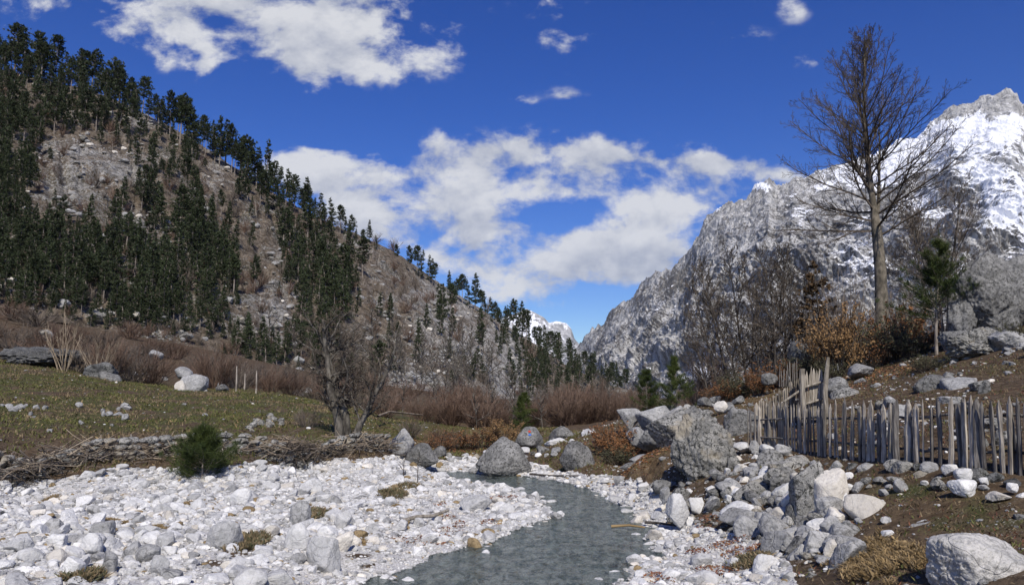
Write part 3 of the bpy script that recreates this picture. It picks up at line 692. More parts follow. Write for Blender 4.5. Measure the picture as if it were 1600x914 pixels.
# rocks along the fence foot
FR = [(1278,735,20,16,'p',15.0),(1300,736,18,14,'g',14.6),(1315,750,30,30,'p',14.0),(1338,750,26,26,'d',13.6),(1362,752,34,28,'p',13.1),(1386,748,24,18,'w',12.9),(1402,742,28,24,'l',12.3),
 (1420,746,34,26,'l',12.1),(1440,740,22,16,'d',11.9),(1460,742,34,20,'p',11.6),(1490,742,26,16,'w',11.1),(1460,757,28,16,'g',11.5),(1435,757,26,20,'w',11.8),(1445,752,24,16,'l',11.6),(1512,748,30,18,'d',10.9),(1536,756,44,24,'d',10.6),
 (1478,760,26,16,'l',11.2),(1365,757,18,10,'w',12.8),(1415,762,20,12,'p',11.9),(1562,756,30,18,'d',10.4),(1588,762,26,14,'d',10.1)]
tw = {'p': 'pale grey', 'g': 'mid grey', 'd': 'shade-toned dark', 'w': 'white', 'l': 'lichen-spotted'}  # the dark tone puts the shade under the fence into the stone colour
for i, (cx, yb, w_, h_, tn, d_) in enumerate(FR):
    B(cx, yb, w_, h_, tn, "%s footing stone along the foot of the picket fence" % tw[tn], D=d_, seed=400+i, cuts=10, group='footing stones along the picket fence', name='footing_stone', cat='footing stone', sub=3, rough=.09)
# slope behind the fence
B(1330,640,50,36,'l',"grey boulder right behind the tall fence post", D=20.8, seed=120, cuts=9)
B(1308,628,44,40,'g',"dark faced boulder behind the tall fence post", D=21.3, seed=121, cuts=9)
B(1352,588,42,22,'p',"jagged slab above the boulder behind the post", D=23, seed=122, tilt=-15, cuts=9)
B(1352,606,26,16,'g',"small rock under the jagged slab", D=22.4, seed=123)
B(1466,616,56,32,'g',"left half of the split grey boulder on the slope", D=17.8, seed=124, cuts=9)
B(1514,626,54,38,'p',"right half of the split grey boulder on the slope", D=17.2, seed=125, cuts=10)
B(1488,614,30,34,'g',"middle wedge of the split grey boulder on the slope", D=17.8, seed=126)
B(1568,580,26,14,'p',"small pale rock on the upper right slope", D=19, seed=127)
B(1410,680,60,48,'p',"pale boulder seen through the pickets", D=15.8, seed=128)
B(1370,696,30,24,'p',"smaller pale boulder seen through the pickets", D=15.6, seed=129)
B(1398,640,24,22,'p',"pale rock just over the picket tips", D=17.5, seed=130)
B(1205,600,26,18,'g',"small dark rock beside the orange bushes", D=26, seed=131)
B(1275,596,70,66,'d',"dark shaded rock face beneath the tan leaved tree", D=27, seed=132, cuts=9)
B(1280,570,66,30,'l',"pale topped rock beneath the tan leaved tree", D=28, seed=133)
# outcrop on the right
B(1562,520,100,132,'g',"tall cracked limestone crag on the right skyline", D=22.5, seed=140, cuts=11, rough=.13, dep=.8)
B(1520,520,60,96,'g',"left shoulder of the cracked limestone crag", D=22.8, seed=141, cuts=10, rough=.13)
B(1612,500,70,110,'g',"right shoulder of the limestone crag cut by the frame", D=23.5, seed=142, cuts=10, rough=.12)
B(1545,560,110,52,'l',"rubbly ledge at the foot of the limestone crag", D=20.5, seed=143, cuts=18, rough=.16)
B(1505,548,54,34,'g',"broken rock at the left foot of the crag", D=21.5, seed=144, cuts=14, rough=.12)
B(1590,545,60,34,'p',"broken rock at the right foot of the crag", D=20, seed=145, cuts=14, rough=.12)
# meadow crest and left bank
B(298,612,44,28,'p',"pale boulder on the meadow crest beside the red brown shrubs", D=42, seed=150, cuts=10)
B(280,612,18,18,'c',"cream stone leaning on the crest boulder", D=41.6, seed=151)
B(284,590,26,18,'p',"rounded stone behind the crest boulder", D=43, seed=152)
B(42,572,112,34,'d',"long dark rocky bank at the far left above the meadow", D=44, seed=153, cuts=20, rough=.16)
B(148,597,52,32,'d',"dark shaggy rock at the left of the meadow crest", D=42, seed=154, rough=.14)
B(166,602,34,22,'g',"grey rock against the dark shaggy rock", D=41.5, seed=155)
B(65,560,22,16,'p',"pale rock above the dark rocky bank", D=46, seed=156)
B(66,530,22,16,'l',"pale rock in the scrub above the far left bank", D=62, seed=157)
B(240,560,22,14,'p',"pale rock in the scrub behind the meadow", D=56, seed=158)
B(146,500,22,16,'l',"pale rock at the foot of the pine slope", D=92, seed=159)
B(545,662,20,10,'p',"pale rock behind the gnarled tree", D=39, seed=160)
for i in range(36):
    cx, cy, n_ = [(30,642,8),(165,650,10),(412,666,8)][0 if i < 8 else (1 if i < 18 else 2)]
    px_, py_ = cx+rs.normal()*[22,26,12][0 if i < 8 else (1 if i < 18 else 2)], cy+rs.normal()*[5,11,7][0 if i < 8 else (1 if i < 18 else 2)]
    lb = ["small stone in the left heap on the meadow", "small stone in the middle heap on the meadow", "small dark stone in the right heap on the meadow"][0 if i < 8 else (1 if i < 18 else 2)]
    B(px_, py_, rs.uniform(6, 14), rs.uniform(5, 10), 'p' if i < 18 else 'l', lb, seed=500+i, sub=3, group=['stones of the left meadow heap', 'stones of the middle meadow heap', 'stones of the right meadow heap'][0 if i < 8 else (1 if i < 18 else 2)], name='stone', cat='stone', cuts=9)
# notable stones of the gravel bar
for cx, yb, w_, h_, tn, lb in [
 (342,860,54,44,'p',"large blunt grey stone overhanging a hollow in the gravel bar"),(500,896,56,52,'p',"big round shouldered grey stone in the foreground gravel"),
 (462,862,44,42,'w',"bright white wedge beside the dark striped stone"),(466,822,34,38,'g',"dark striped stone behind the bright wedge"),
 (372,790,34,26,'w',"white boulder with a shaded hollow above the bare gravel"),(385,925,60,32,'w',"white sloping stone at the bottom edge"),(425,930,70,34,'p',"smooth grey slab at the bottom edge"),
 (488,772,32,24,'p',"pale rounded rock on the upper gravel bar"),(472,774,24,18,'w',"white rock next to the pale rounded one"),
 (510,850,32,28,'w',"white tilted stone in the middle gravel"),(534,826,28,26,'w',"squarish white stone in the middle gravel"),(534,864,34,30,'c',"creamy lumpy stone right of the big round one"),
 (742,800,52,24,'p',"low grey boulder by the inner bend of the stream"),(742,862,26,20,'b',"brown broken rock at the water's edge"),(630,822,20,10,'b',"brown stone near the driftwood"),
 (560,842,26,12,'b',"ochre mossy stone in the bare gravel"),(135,870,34,34,'w',"white faceted stone in the lower left gravel"),(40,882,36,22,'w',"flat cream-white stone in the lower left corner"),
 (110,906,32,34,'w',"long white stone standing on end at the lower left"),(85,858,28,22,'w',"white triangular stone in the left gravel"),(165,896,26,34,'g',"grey streaked stone in the lower left gravel"),
 (225,880,38,26,'g',"grey rock leaning on a white one in the lower gravel"),(245,900,28,30,'p',"pale grey angular rock in the lower gravel"),(255,856,30,22,'p',"grey block with a flat top in the left gravel"),
 (215,844,22,16,'w',"rounded white stone below the straw patch"),(232,852,20,16,'w',"second rounded white stone below the straw patch"),(150,838,40,22,'g',"wide grey slab next to the straw patch"),
 (70,832,40,20,'g',"wide grey slab in the left gravel"),(20,866,40,22,'p',"pale oval stone at the left edge"),(300,770,34,16,'p',"long pale stone behind the young pine"),
 (608,790,22,14,'p',"pale stone on the upper bar"),(575,775,26,16,'w',"white stone on the upper bar left of the sapling"),(1050,908,30,16,'w',"flat white stone on the right gravel"),
 (1098,886,34,20,'p',"pale sunken stone on the right gravel")]:
    B(cx, yb, w_, h_, {'p': 'q', 'g': 'p'}.get(tn, tn), lb, name='stone', cat='stone', cuts=9, rough=.06, bury=.34)
print("boulders", time.time()-T0)

# ------------------------------------------------------------------ river gravel: thousands of stones; the 300 largest are things
PROTO = {k: [rock_shape(700+i, k, 8, .06, .035) for i in range(10)] for k in (1, 2, 3)}
def scatter(n, xr, yr, smin, smax, alpha, accept, rng):
    x = rng.uniform(*xr, n); y = rng.uniform(*yr, n)
    u = rng.uniform(size=n); s = (smin**(-alpha) + u*(smax**(-alpha)-smin**(-alpha)))**(-1/alpha)
    z = ground_z(x, y); ok = accept(x, y, z, s); return np.c_[x, y, z, s][ok]
rg = np.random.RandomState(21)
def acc(x, y, z, s):
    g = gravel_mask(x, y, z); sd = stream_sd(x, y); a, b, dpt = proj(np.c_[x, y, z])
    fine = np.exp(-(((a-600)/110)**2+((b-880)/26)**2)) + np.exp(-(((a-700)/120)**2+((b-790)/26)**2))*.8 + np.exp(-(((a-1110)/110)**2+((b-880)/34)**2)) + np.exp(-(((a-1150)/60)**2+((b-855)/14)**2))
    hole = sum(np.exp(-(((a-cx)/rx)**2+((b-cy)/ry)**2)*1.1) for cx, cy, rx, ry in HOLES)
    leftc = (1-np.clip(hole, 0, 1)*.88*sst(s, .04, .08))*(1-np.clip(fine, 0, 1)*.985*sst(s, .07, .13))
    keep = rg.uniform(size=len(x)) < leftc
    inw = ((sd < -.1) & (s < .13) & (rg.uniform(size=len(x)) < .6)) | ((sd < -.15) & (sd > -1.0) & (s > .13) & (fbm(np.c_[x*1.1, y*.8, x*0+9], 2) > .12) & (rg.uniform(size=len(x)) < .75))
    edge = (sd > -.45)
    return ((g & edge) | (inw & (y > 3))) & keep & (a > -260) & (a < 1760)
big = scatter(5200, (-17, 7), (5.5, 33), .16, .40, 2.1, acc, rg)
# thin out overlaps among the big ones
order = np.argsort(-big[:, 3]); kept = []
cell = {}
occ = [(b[0], b[1], max(b[2], b[3])*.8) for b in BOULD]
for b in occ: cell.setdefault((int(b[0]//1), int(b[1]//1)), []).append(b)
for i in order:
    x, y, z, s = big[i]; ci, cj = int(x//1), int(y//1); bad = False
    for a in range(-2, 3):
        for b in range(-2, 3):
            for (u, v, r) in cell.get((ci+a, cj+b), ()):
                if (u-x)**2+(v-y)**2 < (r+s*.5)**2*.50: bad = True; break
            if bad: break
        if bad: break
    if not bad: cell.setdefault((ci, cj), []).append((x, y, s*.5)); kept.append(i)
big = big[kept]
def rotm(rng, n):
    q = rng.normal(size=(n, 4)); q /= np.linalg.norm(q, axis=1)[:, None]; a, b, c, d = q.T
    return np.stack([1-2*(c*c+d*d), 2*(b*c-a*d), 2*(b*d+a*c), 2*(b*c+a*d), 1-2*(b*b+d*d), 2*(c*d-a*b), 2*(b*d-a*c), 2*(c*d+a*b), 1-2*(b*b+c*c)], -1).reshape(n, 3, 3)
_, _, bd = proj(big[:, :3]); appar = big[:, 3]/bd
px_, py_, _ = proj(big[:, :3]); vis = (px_ > 0) & (px_ < 1600) & (py_ < 925)
idx = np.where(vis)[0]; top = idx[np.argsort(-appar[idx])][:170]; topset = set(top.tolist())
STM = {}
zones = [(-1, 240, "at the left of the gravel bar"), (240, 480, "on the left middle of the gravel bar"), (480, 720, "on the gravel bar near the bare patch"), (720, 1000, "beside the stream"), (1000, 1700, "on the gravel right of the stream")]
for i in top:
    x, y, z, s = big[i]; tn = rg.choice(['w', 'w', 'w', 'p', 'p', 'c', 'g'], p=[.25,.2,.2,.15,.1,.05,.05]); k = rg.randint(10)
    if (tn, k) not in STM:
        v, f = PROTO[3][k]; STM[(tn, k)] = mesh_np("stone", v, f, [TONES[{'p': 'q', 'g': 'p'}.get(tn, tn)]], smooth=False)
    o = obj("river_stone", STM[(tn, k)], loc=(x, y, z+s*.12), scale=(s*.5*rg.uniform(.8, 1.2), s*.5*rg.uniform(.7, 1.0), s*.5*rg.uniform(.45, .75)))
    o.rotation_euler = (rg.normal()*.35, rg.normal()*.35, rg.uniform(0, 6.28))
    zn = [q_[2] for q_ in zones if q_[0] <= px_[i] < q_[1]][0]
    near_ = "nearer" if py_[i] > 830 else "farther"
    sz = "large" if s > .33 else ("medium" if s > .24 else "small")
    tn_ = {'w': 'white', 'p': 'pale grey', 'c': 'cream', 'g': 'darker grey'}[tn]
    tag(o, "%s %s river stone %s, %s part" % (sz, tn_, zn, near_), "river stone", "%s %s river stones %s (%s)" % (sz, tn_, zn, near_))
rest = big[[i for i in range(len(big)) if i not in topset]]
sm = scatter(120000, (-16, 7), (5.5, 30), .035, .19, 1.35, acc, rg)
sm = sm[(sm[:, 3]/sm[:, 1]) > .0016]
# loose stones on the earth slopes, the terrace and the meadow
def acc2(x, y, z, s):
    g = gravel_mask(x, y, z); a, b, dpt = proj(np.c_[x, y, z]); pile = in_poly(a, b, PILE); n = fbm(np.c_[x*.7, y*.7, x*0], 3)
    return (~g) & (stream_sd(x, y) > .3) & (a > -150) & (a < 1750) & ((n > -.02) | pile) & (rg.uniform(size=len(x)) < np.where(pile, 1, np.where(x > 2, .30, .5)))
so1 = scatter(30000, (2, 20), (5, 34), .035, .30, 2.1, acc2, rg); so2 = scatter(2400, (-30, 2), (18, 48), .05, .28, 2.2, acc2, rg)
rest = np.concatenate([rest, sm, so1, so2]); print("stones", len(rest), len(big), time.time()-T0)
def stones_mesh(name, R, rng, mats, mprob):
    Vs, Fs, Ms = [], [], []; off = 0
    _, _, dd = proj(R[:, :3]); ap = R[:, 3]/dd*F
    for lod, sel in ((0, ap < 7), (1, (ap >= 7) & (ap < 18)), (2, ap >= 18)):
        ids = np.where(sel)[0]
        for k in range(10):
            ii = ids[k::10]
            if not len(ii): continue
            v, f = (rock_shape(800+k, 0, 0, 0, .1) if lod == 0 else PROTO[lod][k])
            if lod == 0: v = v*np.random.RandomState(k).uniform(.7, 1.1, v.shape)
            n = len(ii); r = R[ii]; M = rotm(rng, n); k_s = 1+.25*rng.normal(size=n).clip(-1, 1.6)
            sc = np.c_[rng.uniform(.75, 1.2, n), rng.uniform(.65, 1.0, n), rng.uniform(.45, .8, n)]*r[:, 3:4]*.5
            # rotate the proto freely, flatten, then tip a little
            vv = np.einsum('nij,vj->nvi', M, v)*sc[:, None, :]
            vv += r[:, None, :3] + np.array([0, 0, 1.])*(r[:, 3]*.09*k_s)[:, None, None]
            Vs.append(vv.reshape(-1, 3)); Fs.append((f[None] + (np.arange(n)*len(v))[:, None, None]).reshape(-1, 3)+off); off += n*len(v)
            Ms.append(np.repeat(rng.choice(len(mats), n, p=mprob), len(f)))
    return mesh_np(name, np.concatenate(Vs), np.concatenate(Fs), mats, np.concatenate(Ms))
nb = len(rest)-len(so1)-len(so2)
gm = stones_mesh("gravel", rest[:nb], rg, [M_WHITE, M_PALE2, M_WHITE2, M_PALE, M_BROWN], [.46,.25,.12,.14,.03])
tag(obj("gravel", gm), "loose white limestone gravel along both sides of the stream", "gravel", kind='stuff')
gm = stones_mesh("scattered_stones", rest[nb:], rg, [M_WHITE, M_PALE, M_WHITE2, M_GREY], [.12,.45,.13,.30])
tag(obj("loose_stones", gm), "small stones scattered over the earth banks and the meadow", "loose stones", kind='stuff')
print("gravel", time.time()-T0)
# ------------------------------------------------------------------ vegetation builders
def unit(v): return v/np.maximum(np.linalg.norm(v, axis=-1, keepdims=True), 1e-9)
def branch_pts(p, d, L, n, wander, up, rng):
    pts = [p]; d = unit(d); st = L/(n-1)
    for i in range(n-1):
        d = unit(d + rng.normal(size=3)*wander + np.array([0, 0, up])); pts.append(pts[-1]+d*st)
    return np.array(pts)
def grow(polys, p, d, L, r, lvl, prm, rng):
    """recursive bare branching; prm[lvl] = (n points, wander, up, children, child length, angle, start)"""
    n, wd, up, nc, cl, ang, st = prm[lvl]
    pts = branch_pts(p, d, L, n, wd, up, rng); rad = r*np.linspace(1, .32 if lvl < len(prm)-1 else .25, n)
    polys.append((pts, rad))
    if lvl+1 >= len(prm): return
    nch = max(1, int(nc*rng.uniform(.8, 1.2)*min(1, L/prm[0][4] if lvl == 0 and prm[0][4] > 9 else 1)))
    roll = rng.uniform(0, 6.28)
    for k in range(nch):
        f = st + (1-st)*(k+rng.uniform(0, .9))/nch; i = min(int(f*(n-1)), n-2); q = pts[i] + (pts[i+1]-pts[i])*(f*(n-1)-i)
        t = unit(pts[i+1]-pts[i]); a = unit(np.cross(t, [.3, .2, 1.0])); b = np.cross(t, a); roll += 2.4+rng.normal()*.4
        side = a*math.cos(roll)+b*math.sin(roll); an = ang*rng.uniform(.7, 1.25)
        dd = t*math.cos(an)+side*math.sin(an)
        grow(polys, q, dd, L*cl*rng.uniform(.65, 1.15)*(1.15-.75*f), max(rad[i]*.55, .5*r*.25), lvl+1, prm, rng)
def split_polys(polys, thick):
    a = [x for x in polys if x[1][0] >= thick]; b = [x for x in polys if x[1][0] < thick]; return a, b
def bare_meshes(polys, thick, mt, mtw, sides=7, tws=3, minr=0.0):
    a, b = split_polys(polys, thick); ma = MB(); mb_ = MB()
    tubes(ma, [(p, np.maximum(r, minr)) for p, r in a], sides)
    tubes(mb_, [(p, np.maximum(r, minr)) for p, r in b], tws)
    return ma.build("trunk", [mt], True), mb_.build("branches", [mtw], False)
def tree_thing(name, loc, label, cat, group=None, rz=0, sc=1):
    o = obj(name, None, loc=loc, rotz=rz, scale=sc); return tag(o, label, cat, group)

# --- the big bare tree on the right bank
def big_tree():
    rng = np.random.RandomState(5); polys = []
    base = P(1378, 562, 30); H = 14.35
    n = 26; z = np.linspace(0, H, n)
    tx = .10*np.sin(z*.5)+.03*z*.2; ty = .08*np.cos(z*.6); tr = .29*(1-z/H)**.85+.012; tr[0] *= 1.35; tr[1] *= 1.08
    tr = np.where(z > 6.0, tr*.72, tr)
    T = np.c_[tx-tx[0], ty-ty[0], z]; polys.append((T, tr))
    prm = [(9, .06, .045, 14, .40, .62, .14), (6, .08, .05, 8, .42, .6, .15), (4, .09, .05, 4, .5, .6, .2), (3, .1, .04, 0, 0, 0, 0)]
    nb = 52
    for k in range(nb):
        f = (k+rng.uniform(0, .8))/nb; h = 5.2 + (H-.7-5.2)*f; i = np.searchsorted(z, h)-1; q = T[i]+(T[i+1]-T[i])*((h-z[i])/(z[i+1]-z[i]))
        L = np.interp(f, [0, .08, .25, .5, .75, 1], [3.3, 4.3, 4.4, 3.7, 2.5, .8])*rng.uniform(.75, 1.1)
        el = math.radians(np.interp(f, [0, .15, .5, 1], [8, 24, 42, 66])+rng.normal()*8); a = k*2.4+rng.normal()*.3
        d = np.array([math.cos(a)*math.cos(el), math.sin(a)*math.cos(el), math.sin(el)])
        grow(polys, q, d, L, float(np.interp(f, [0, .5, 1], [.055, .038, .016])), 0, prm, rng)
    for k in range(5):   # upright leaders beside the stem
        h = 5.6+k*.9; q = T[np.searchsorted(z, h)]; a = k*2.1; d = np.array([math.cos(a)*.28, math.sin(a)*.28, 1])
        grow(polys, q, d, 4.3-k*.45, .084-.01*k, 0, prm, rng)
    t = tree_thing("bare_tree", base-np.array([0, 0, .2]), "tall leafless tree with a pale trunk standing alone against the sky on the right bank", "tree")
    m1, m2 = bare_meshes(polys, .07, M_BARKB, M_TWIG, 8, 3, .0046)
    kid("trunk", m1, t); kid("crown", m2, t); return t
big_tree()
# lower-level generic bare tree: params control look
def bare_variant(seed, H, r, lean=(0, 0), nb=20, start=.3, spread=.35, el=(25, 60), prm=None, wig=.05, minr=.006, stems=1, mt=None, mtw=None, thick=.03):
    rng = np.random.RandomState(seed); polys = []
    prm = prm or [(6, .09, .05, 9, .42, .6, .15), (4, .1, .05, 4, .5, .6, .2), (3, .1, .04, 0, 0, 0, 0)]
    for s in range(stems):
        a0 = s*6.28/max(stems, 1)+rng.uniform(0, 1); sp = .0 if stems == 1 else .25
        d0 = np.array([lean[0]+math.cos(a0)*sp, lean[1]+math.sin(a0)*sp, 1.0]); h = H*rng.uniform(.8, 1.0) if s else H
        T = branch_pts(np.array([math.cos(a0), math.sin(a0), 0])*.12*(stems > 1), d0, h, 12, wig, .03, rng); rd = (r if s == 0 else r*.75)*(np.linspace(1, .08, 12)); rd[0] *= 1.25
        polys.append((T, rd))
        for k in range(nb):
            f = start+(1-start)*(k+rng.uniform(0, .8))/nb*.97; i = min(int(f*11), 10); q = T[i]+(T[i+1]-T[i])*(f*11-i); ff = (f-start)/(1-start)
            L = h*spread*(1-.7*ff)*rng.uniform(.7, 1.15); e = math.radians(el[0]+(el[1]-el[0])*ff+rng.normal()*8); a = k*2.4+rng.normal()*.4
            grow(polys, q, np.array([math.cos(a)*math.cos(e), math.sin(a)*math.cos(e), math.sin(e)]), L, max(rd[i]*.4, .012), 0, prm, rng)
    return bare_meshes(polys, thick, mt or M_BARKD, mtw or M_TWIG, 6, 3, minr)
def place_bare(meshes, cx, yb, D, label, cat="tree", name="bare_tree", group=None, rz=0, sc=1, z=None):
    p = P(cx, yb, D); p[2] = gz1(p[0], p[1])-.1
    if z is not None: p[2] = z
    t = tree_thing(name, p, label, cat, group, rz, sc); kid("trunk", meshes[0], t); kid("crown", meshes[1], t); return t
# brushy grey tree behind the big one
place_bare(bare_variant(31, 6.9, .11, nb=24, start=.16, spread=.55, el=(25, 65), stems=3, minr=.007, mtw=M_TWIGG, mt=M_BARKG,
    prm=[(7, .08, .04, 11, .45, .55, .12), (4, .1, .04, 6, .5, .6, .15), (3, .1, .03, 3, .5, .5, .2), (3, .1, .02, 0, 0, 0, 0)]), 1478, 545, 33, "wide brushy grey leafless tree behind the two-stemmed young pine")
# clump of slim dark trees at the left end of the right bank
slim = [bare_variant(60+i, 6.0, .065, nb=30, start=.14, spread=.38, el=(35, 65), lean=((-.28 if i == 3 else 0), 0), minr=.0085, mt=M_BARKD, mtw=M_TWIG, thick=.022) for i in range(4)]
for i, (cx, yb, D, v, s, lb) in enumerate([
 (1112,604,30,3,.66,"leftmost slim leafless tree leaning left over the valley"),(1128,604,30.5,3,.85,"second slim leafless tree leaning left over the valley"),(1142,604,31,3,.95,"third slim leafless tree leaning left, dense low twigs"),
 (1152,604,30,0,.90,"straight slim leafless tree right of the leaning ones"),(1166,602,31,1,1.0,"tall slim leafless tree left of the tallest pair"),
 (1186,602,30,2,.88,"forked looking slim leafless tree above the orange bush"),(1201,601,31.5,0,1.05,"tallest slim leafless tree of the clump"),(1213,600,30,1,.98,"dark slim leafless tree right of the tallest"),
 (1230,598,32,2,.96,"slim leafless tree beside the dark rock face"),(1243,598,30.5,0,.74,"short slim leafless tree in front of the brown conifer"),(1175,600,34,1,.92,"slim leafless tree farthest back in the clump"),
 (1262,590,33,2,.85,"slim leafless tree just behind the brown conifer")]):
    place_bare(slim[v], cx, yb, D, lb, group=None, rz=(i*1.3 if v != 3 else i*.25), sc=s)
# gnarled tree on the meadow edge
def gnarled():
    rng = np.random.RandomState(9); polys = []; base = hit(543, 690, dmin=22)
    prm = [(8, .17, .02, 13, .42, .8, .12), (6, .2, .0, 7, .45, .8, .15), (4, .22, -.02, 4, .5, .8, .2), (3, .2, -.03, 0, 0, 0, 0)]
    tr1 = branch_pts(np.array([-.22, 0, 0]), np.array([-.12, 0, 1]), 3.6, 9, .11, .06, rng); tr2 = branch_pts(np.array([.2, 0, 0]), np.array([.22, 0, 1]), 3.1, 9, .12, .06, rng)
    tr3 = branch_pts(np.array([-.05, .1, 0]), np.array([.0, 0, 1]), 4.3, 10, .09, .08, rng)
    for T, r in ((tr1, .155), (tr2, .12), (tr3, .14)):
        rd = r*np.linspace(1.15, .38, len(T)); polys.append((T, rd)); n = len(T)
        for k in range(11):
            f = .30+.7*k/11; i = min(int(f*(n-1)), n-2); a = k*2.4+rng.normal()*.6+r*9; e = math.radians(rng.uniform(5, 55)+f*20)
            grow(polys, T[i], np.array([math.cos(a)*math.cos(e), math.sin(a)*.8*math.cos(e), math.sin(e)]), 1.75*rng.uniform(.55, 1.15)*(1.25-.4*f), r*.34, 0, prm, rng)
    t = tree_thing("gnarled_tree", base-np.array([0, 0, .12]), "old gnarled leafless tree with several twisted stems at the end of the meadow", "tree")
    m1, m2 = bare_meshes(polys, .022, M_BARKG, M_TWIG, 8, 3, .0045); kid("trunk", m1, t); kid("crown", m2, t)
gnarled()
print("bare trees", time.time()-T0)

# --- pines: whorled boughs of needle clumps
def needle_clumps(mb, C, D_, size, n, rng, m=0, thin=.34):
    """n slim triangles per clump centre, pointing outwards around the bough direction"""
    k = len(C); c = np.repeat(C, n, 0); d = np.repeat(D_, n, 0); sz = np.repeat(size, n)
    dirn = unit(d*.8 + rng.normal(size=(k*n, 3))*.75 + np.array([0, 0, .22])); sd = unit(np.cross(dirn, rng.normal(size=(k*n, 3))))
    c = c + rng.normal(size=(k*n, 3))*sz[:, None]*.22; L = sz*rng.uniform(.6, 1.25, k*n)
    V = np.stack([c-sd*(L*thin)[:, None], c+sd*(L*thin)[:, None], c+dirn*L[:, None]*1.3], 1).reshape(-1, 3)
    mb.add(V, np.arange(k*n*3).reshape(-1, 3), m, .5)
def far_pine(seed, H, start, prof, wid, levels=19, per=7, tri=10, mat=None, droop=0.0):
    rng = np.random.RandomState(seed); tk = MB(); cr = MB()
    T = branch_pts(np.zeros(3), np.array([rng.normal()*.03, rng.normal()*.03, 1]), H, 8, .02, .03, rng)
    tubes(tk, [(T, H*.0135*np.linspace(1.1, .12, 8))], 5)
    Cs, Ds, Ss, limbs = [], [], [], []
    zt = T[:, 2]
    for l in range(levels):
        f = (l+rng.uniform(-.3, .3))/levels; f = min(max(f, 0), .98); h = start+(1-start)*f; q = np.array([np.interp(h*H, zt, T[:, 0]), np.interp(h*H, zt, T[:, 1]), h*H])
        R = wid*H*np.interp(f, *prof)
        for b in range(per):
            if rng.uniform() < .16: continue
            a = rng.uniform(0, 6.28); L = R*rng.uniform(.55, 1.2); e = np.interp(f, [0, 1], [-.12-droop, .55])+rng.normal()*.12
            d = np.array([math.cos(a)*math.cos(e), math.sin(a)*math.cos(e), math.sin(e)]); tip = q+d*L
            limbs.append((np.array([q, q+d*L*.9]), np.array([.004*H, .0015*H])))
            for g in ((.45, .72, 1.0) if L > .06*H else (.8,)):
                Cs.append(q+d*L*g+rng.normal(size=3)*.008*H); Ds.append(d); Ss.append(H*.026*rng.uniform(.7, 1.3)*(1.0 if g < 1 else .85))
    Cs.append(T[-1]); Ds.append(np.array([0, 0, 1.])); Ss.append(.035*H)
    needle_clumps(cr, np.array(Cs), np.array(Ds), np.array(Ss), tri, rng)
    tubes(tk, limbs, 3)
    return tk, cr
PF = [([0, .12, .5, 1], [.55, 1, .62, .08]), ([0, .3, .7, 1], [.5, 1, .75, .15]), ([0, .1, .4, 1], [.9, 1, .58, .05]), ([0, .4, .75, 1], [.5, 1, .85, .3])]
pin = []
for i, (st, pf, wd) in enumerate([(.14,0,.18),(.40,1,.17),(.08,2,.20),(.54,3,.17),(.24,0,.16),(.46,1,.15),(.12,2,.16),(.30,0,.17)]):
    tk, cr = far_pine(900+i, 1.0, st, PF[pf], wd); pin.append((tk, cr, tk.build("trunk", [M_BARKP]), cr.build("crown", [M_PINEF])))
# where the pines grow on the hill
fr = (ht <= 1.0) & (ht > .004); Hx, Hy = hx[fr], hy[fr]; Hp = hp[fr]; Hd = hd[fr]
gw = 5; key = (np.floor(Hx/gw).astype(int)+200)*400+(np.floor(Hy/gw).astype(int)+100)
ordr = np.lexsort((Hd, key)); ks, first = np.unique(key[ordr], return_index=True); LUT = dict(zip(ks.tolist(), ordr[first].tolist()))
def hill_at(x, y): return LUT.get((int(x//gw)+200)*400+(int(y//gw)+100))
DENS = [(0,190,70,80,1),(80,160,90,35,.9),(150,175,90,40,.9),(15,300,45,150,1),(60,420,80,80,1),(150,440,70,60,.9),(220,440,70,80,1),(300,440,55,80,.9),(165,390,40,20,.7),(240,300,40,50,.8),(300,290,45,50,.9),(215,230,40,25,.7),
        (285,350,45,50,.9),(335,420,40,60,1),(270,500,90,30,.9),(100,490,90,20,.8),(340,250,60,25,.8),(395,300,40,20,.7),(470,410,35,45,.9),(500,450,30,50,.9),(545,465,25,45,.9),(440,330,40,20,.7),(400,560,50,30,.9),(480,540,50,40,.7),(560,590,40,20,.35),
        (375,370,18,30,.3),(610,510,25,40,.3),(685,510,25,25,.5),(650,555,50,40,.2),(730,580,30,30,.35),(860,600,60,24,1),(900,585,50,24,1),(850,560,40,24,1),(945,610,40,14,1),(800,535,25,20,.8),(825,590,16,30,.6),(760,545,25,30,.35),(380,470,30,40,.35),(430,560,30,30,.6),(660,520,16,30,.35),(520,360,30,14,.35)]
BALD = [(270,330,16,30),(60,330,16,22),(310,470,12,30),(200,430,14,26),(385,430,12,40),(240,250,20,16),(30,230,12,20),(150,340,24,14),(120,245,38,28),(100,300,36,24),(185,270,30,36),(255,395,28,24),(345,300,18,18),(330,295,18,28),(425,490,28,36),(150,492,16,10),(205,345,26,14)]
rp_ = np.random.RandomState(77); pts = []; grid = {}
PT = [np.zeros((0, 2))]
def far_ok(x, y, r):
    if not len(PL): return True
    q = np.array(PL); return ((q[:, 0]-x)**2+(q[:, 1]-y)**2).min() > r*r
PL = []
rl = px_line([(-260,-40,205),(-160,20,205),(0,110,215),(60,124,220),(130,140,222),(200,168,226),(245,190,230),(330,238,238),(400,284,246),(430,302,250),(500,342,268),(560,368,285),(620,396,300),(680,440,318),(740,478,340),(790,508,362),(840,540,385),(890,572,405),(950,600,430),(1010,616,450)], 400)
rlx, rly, rld = proj(rl)
xx = -120.0
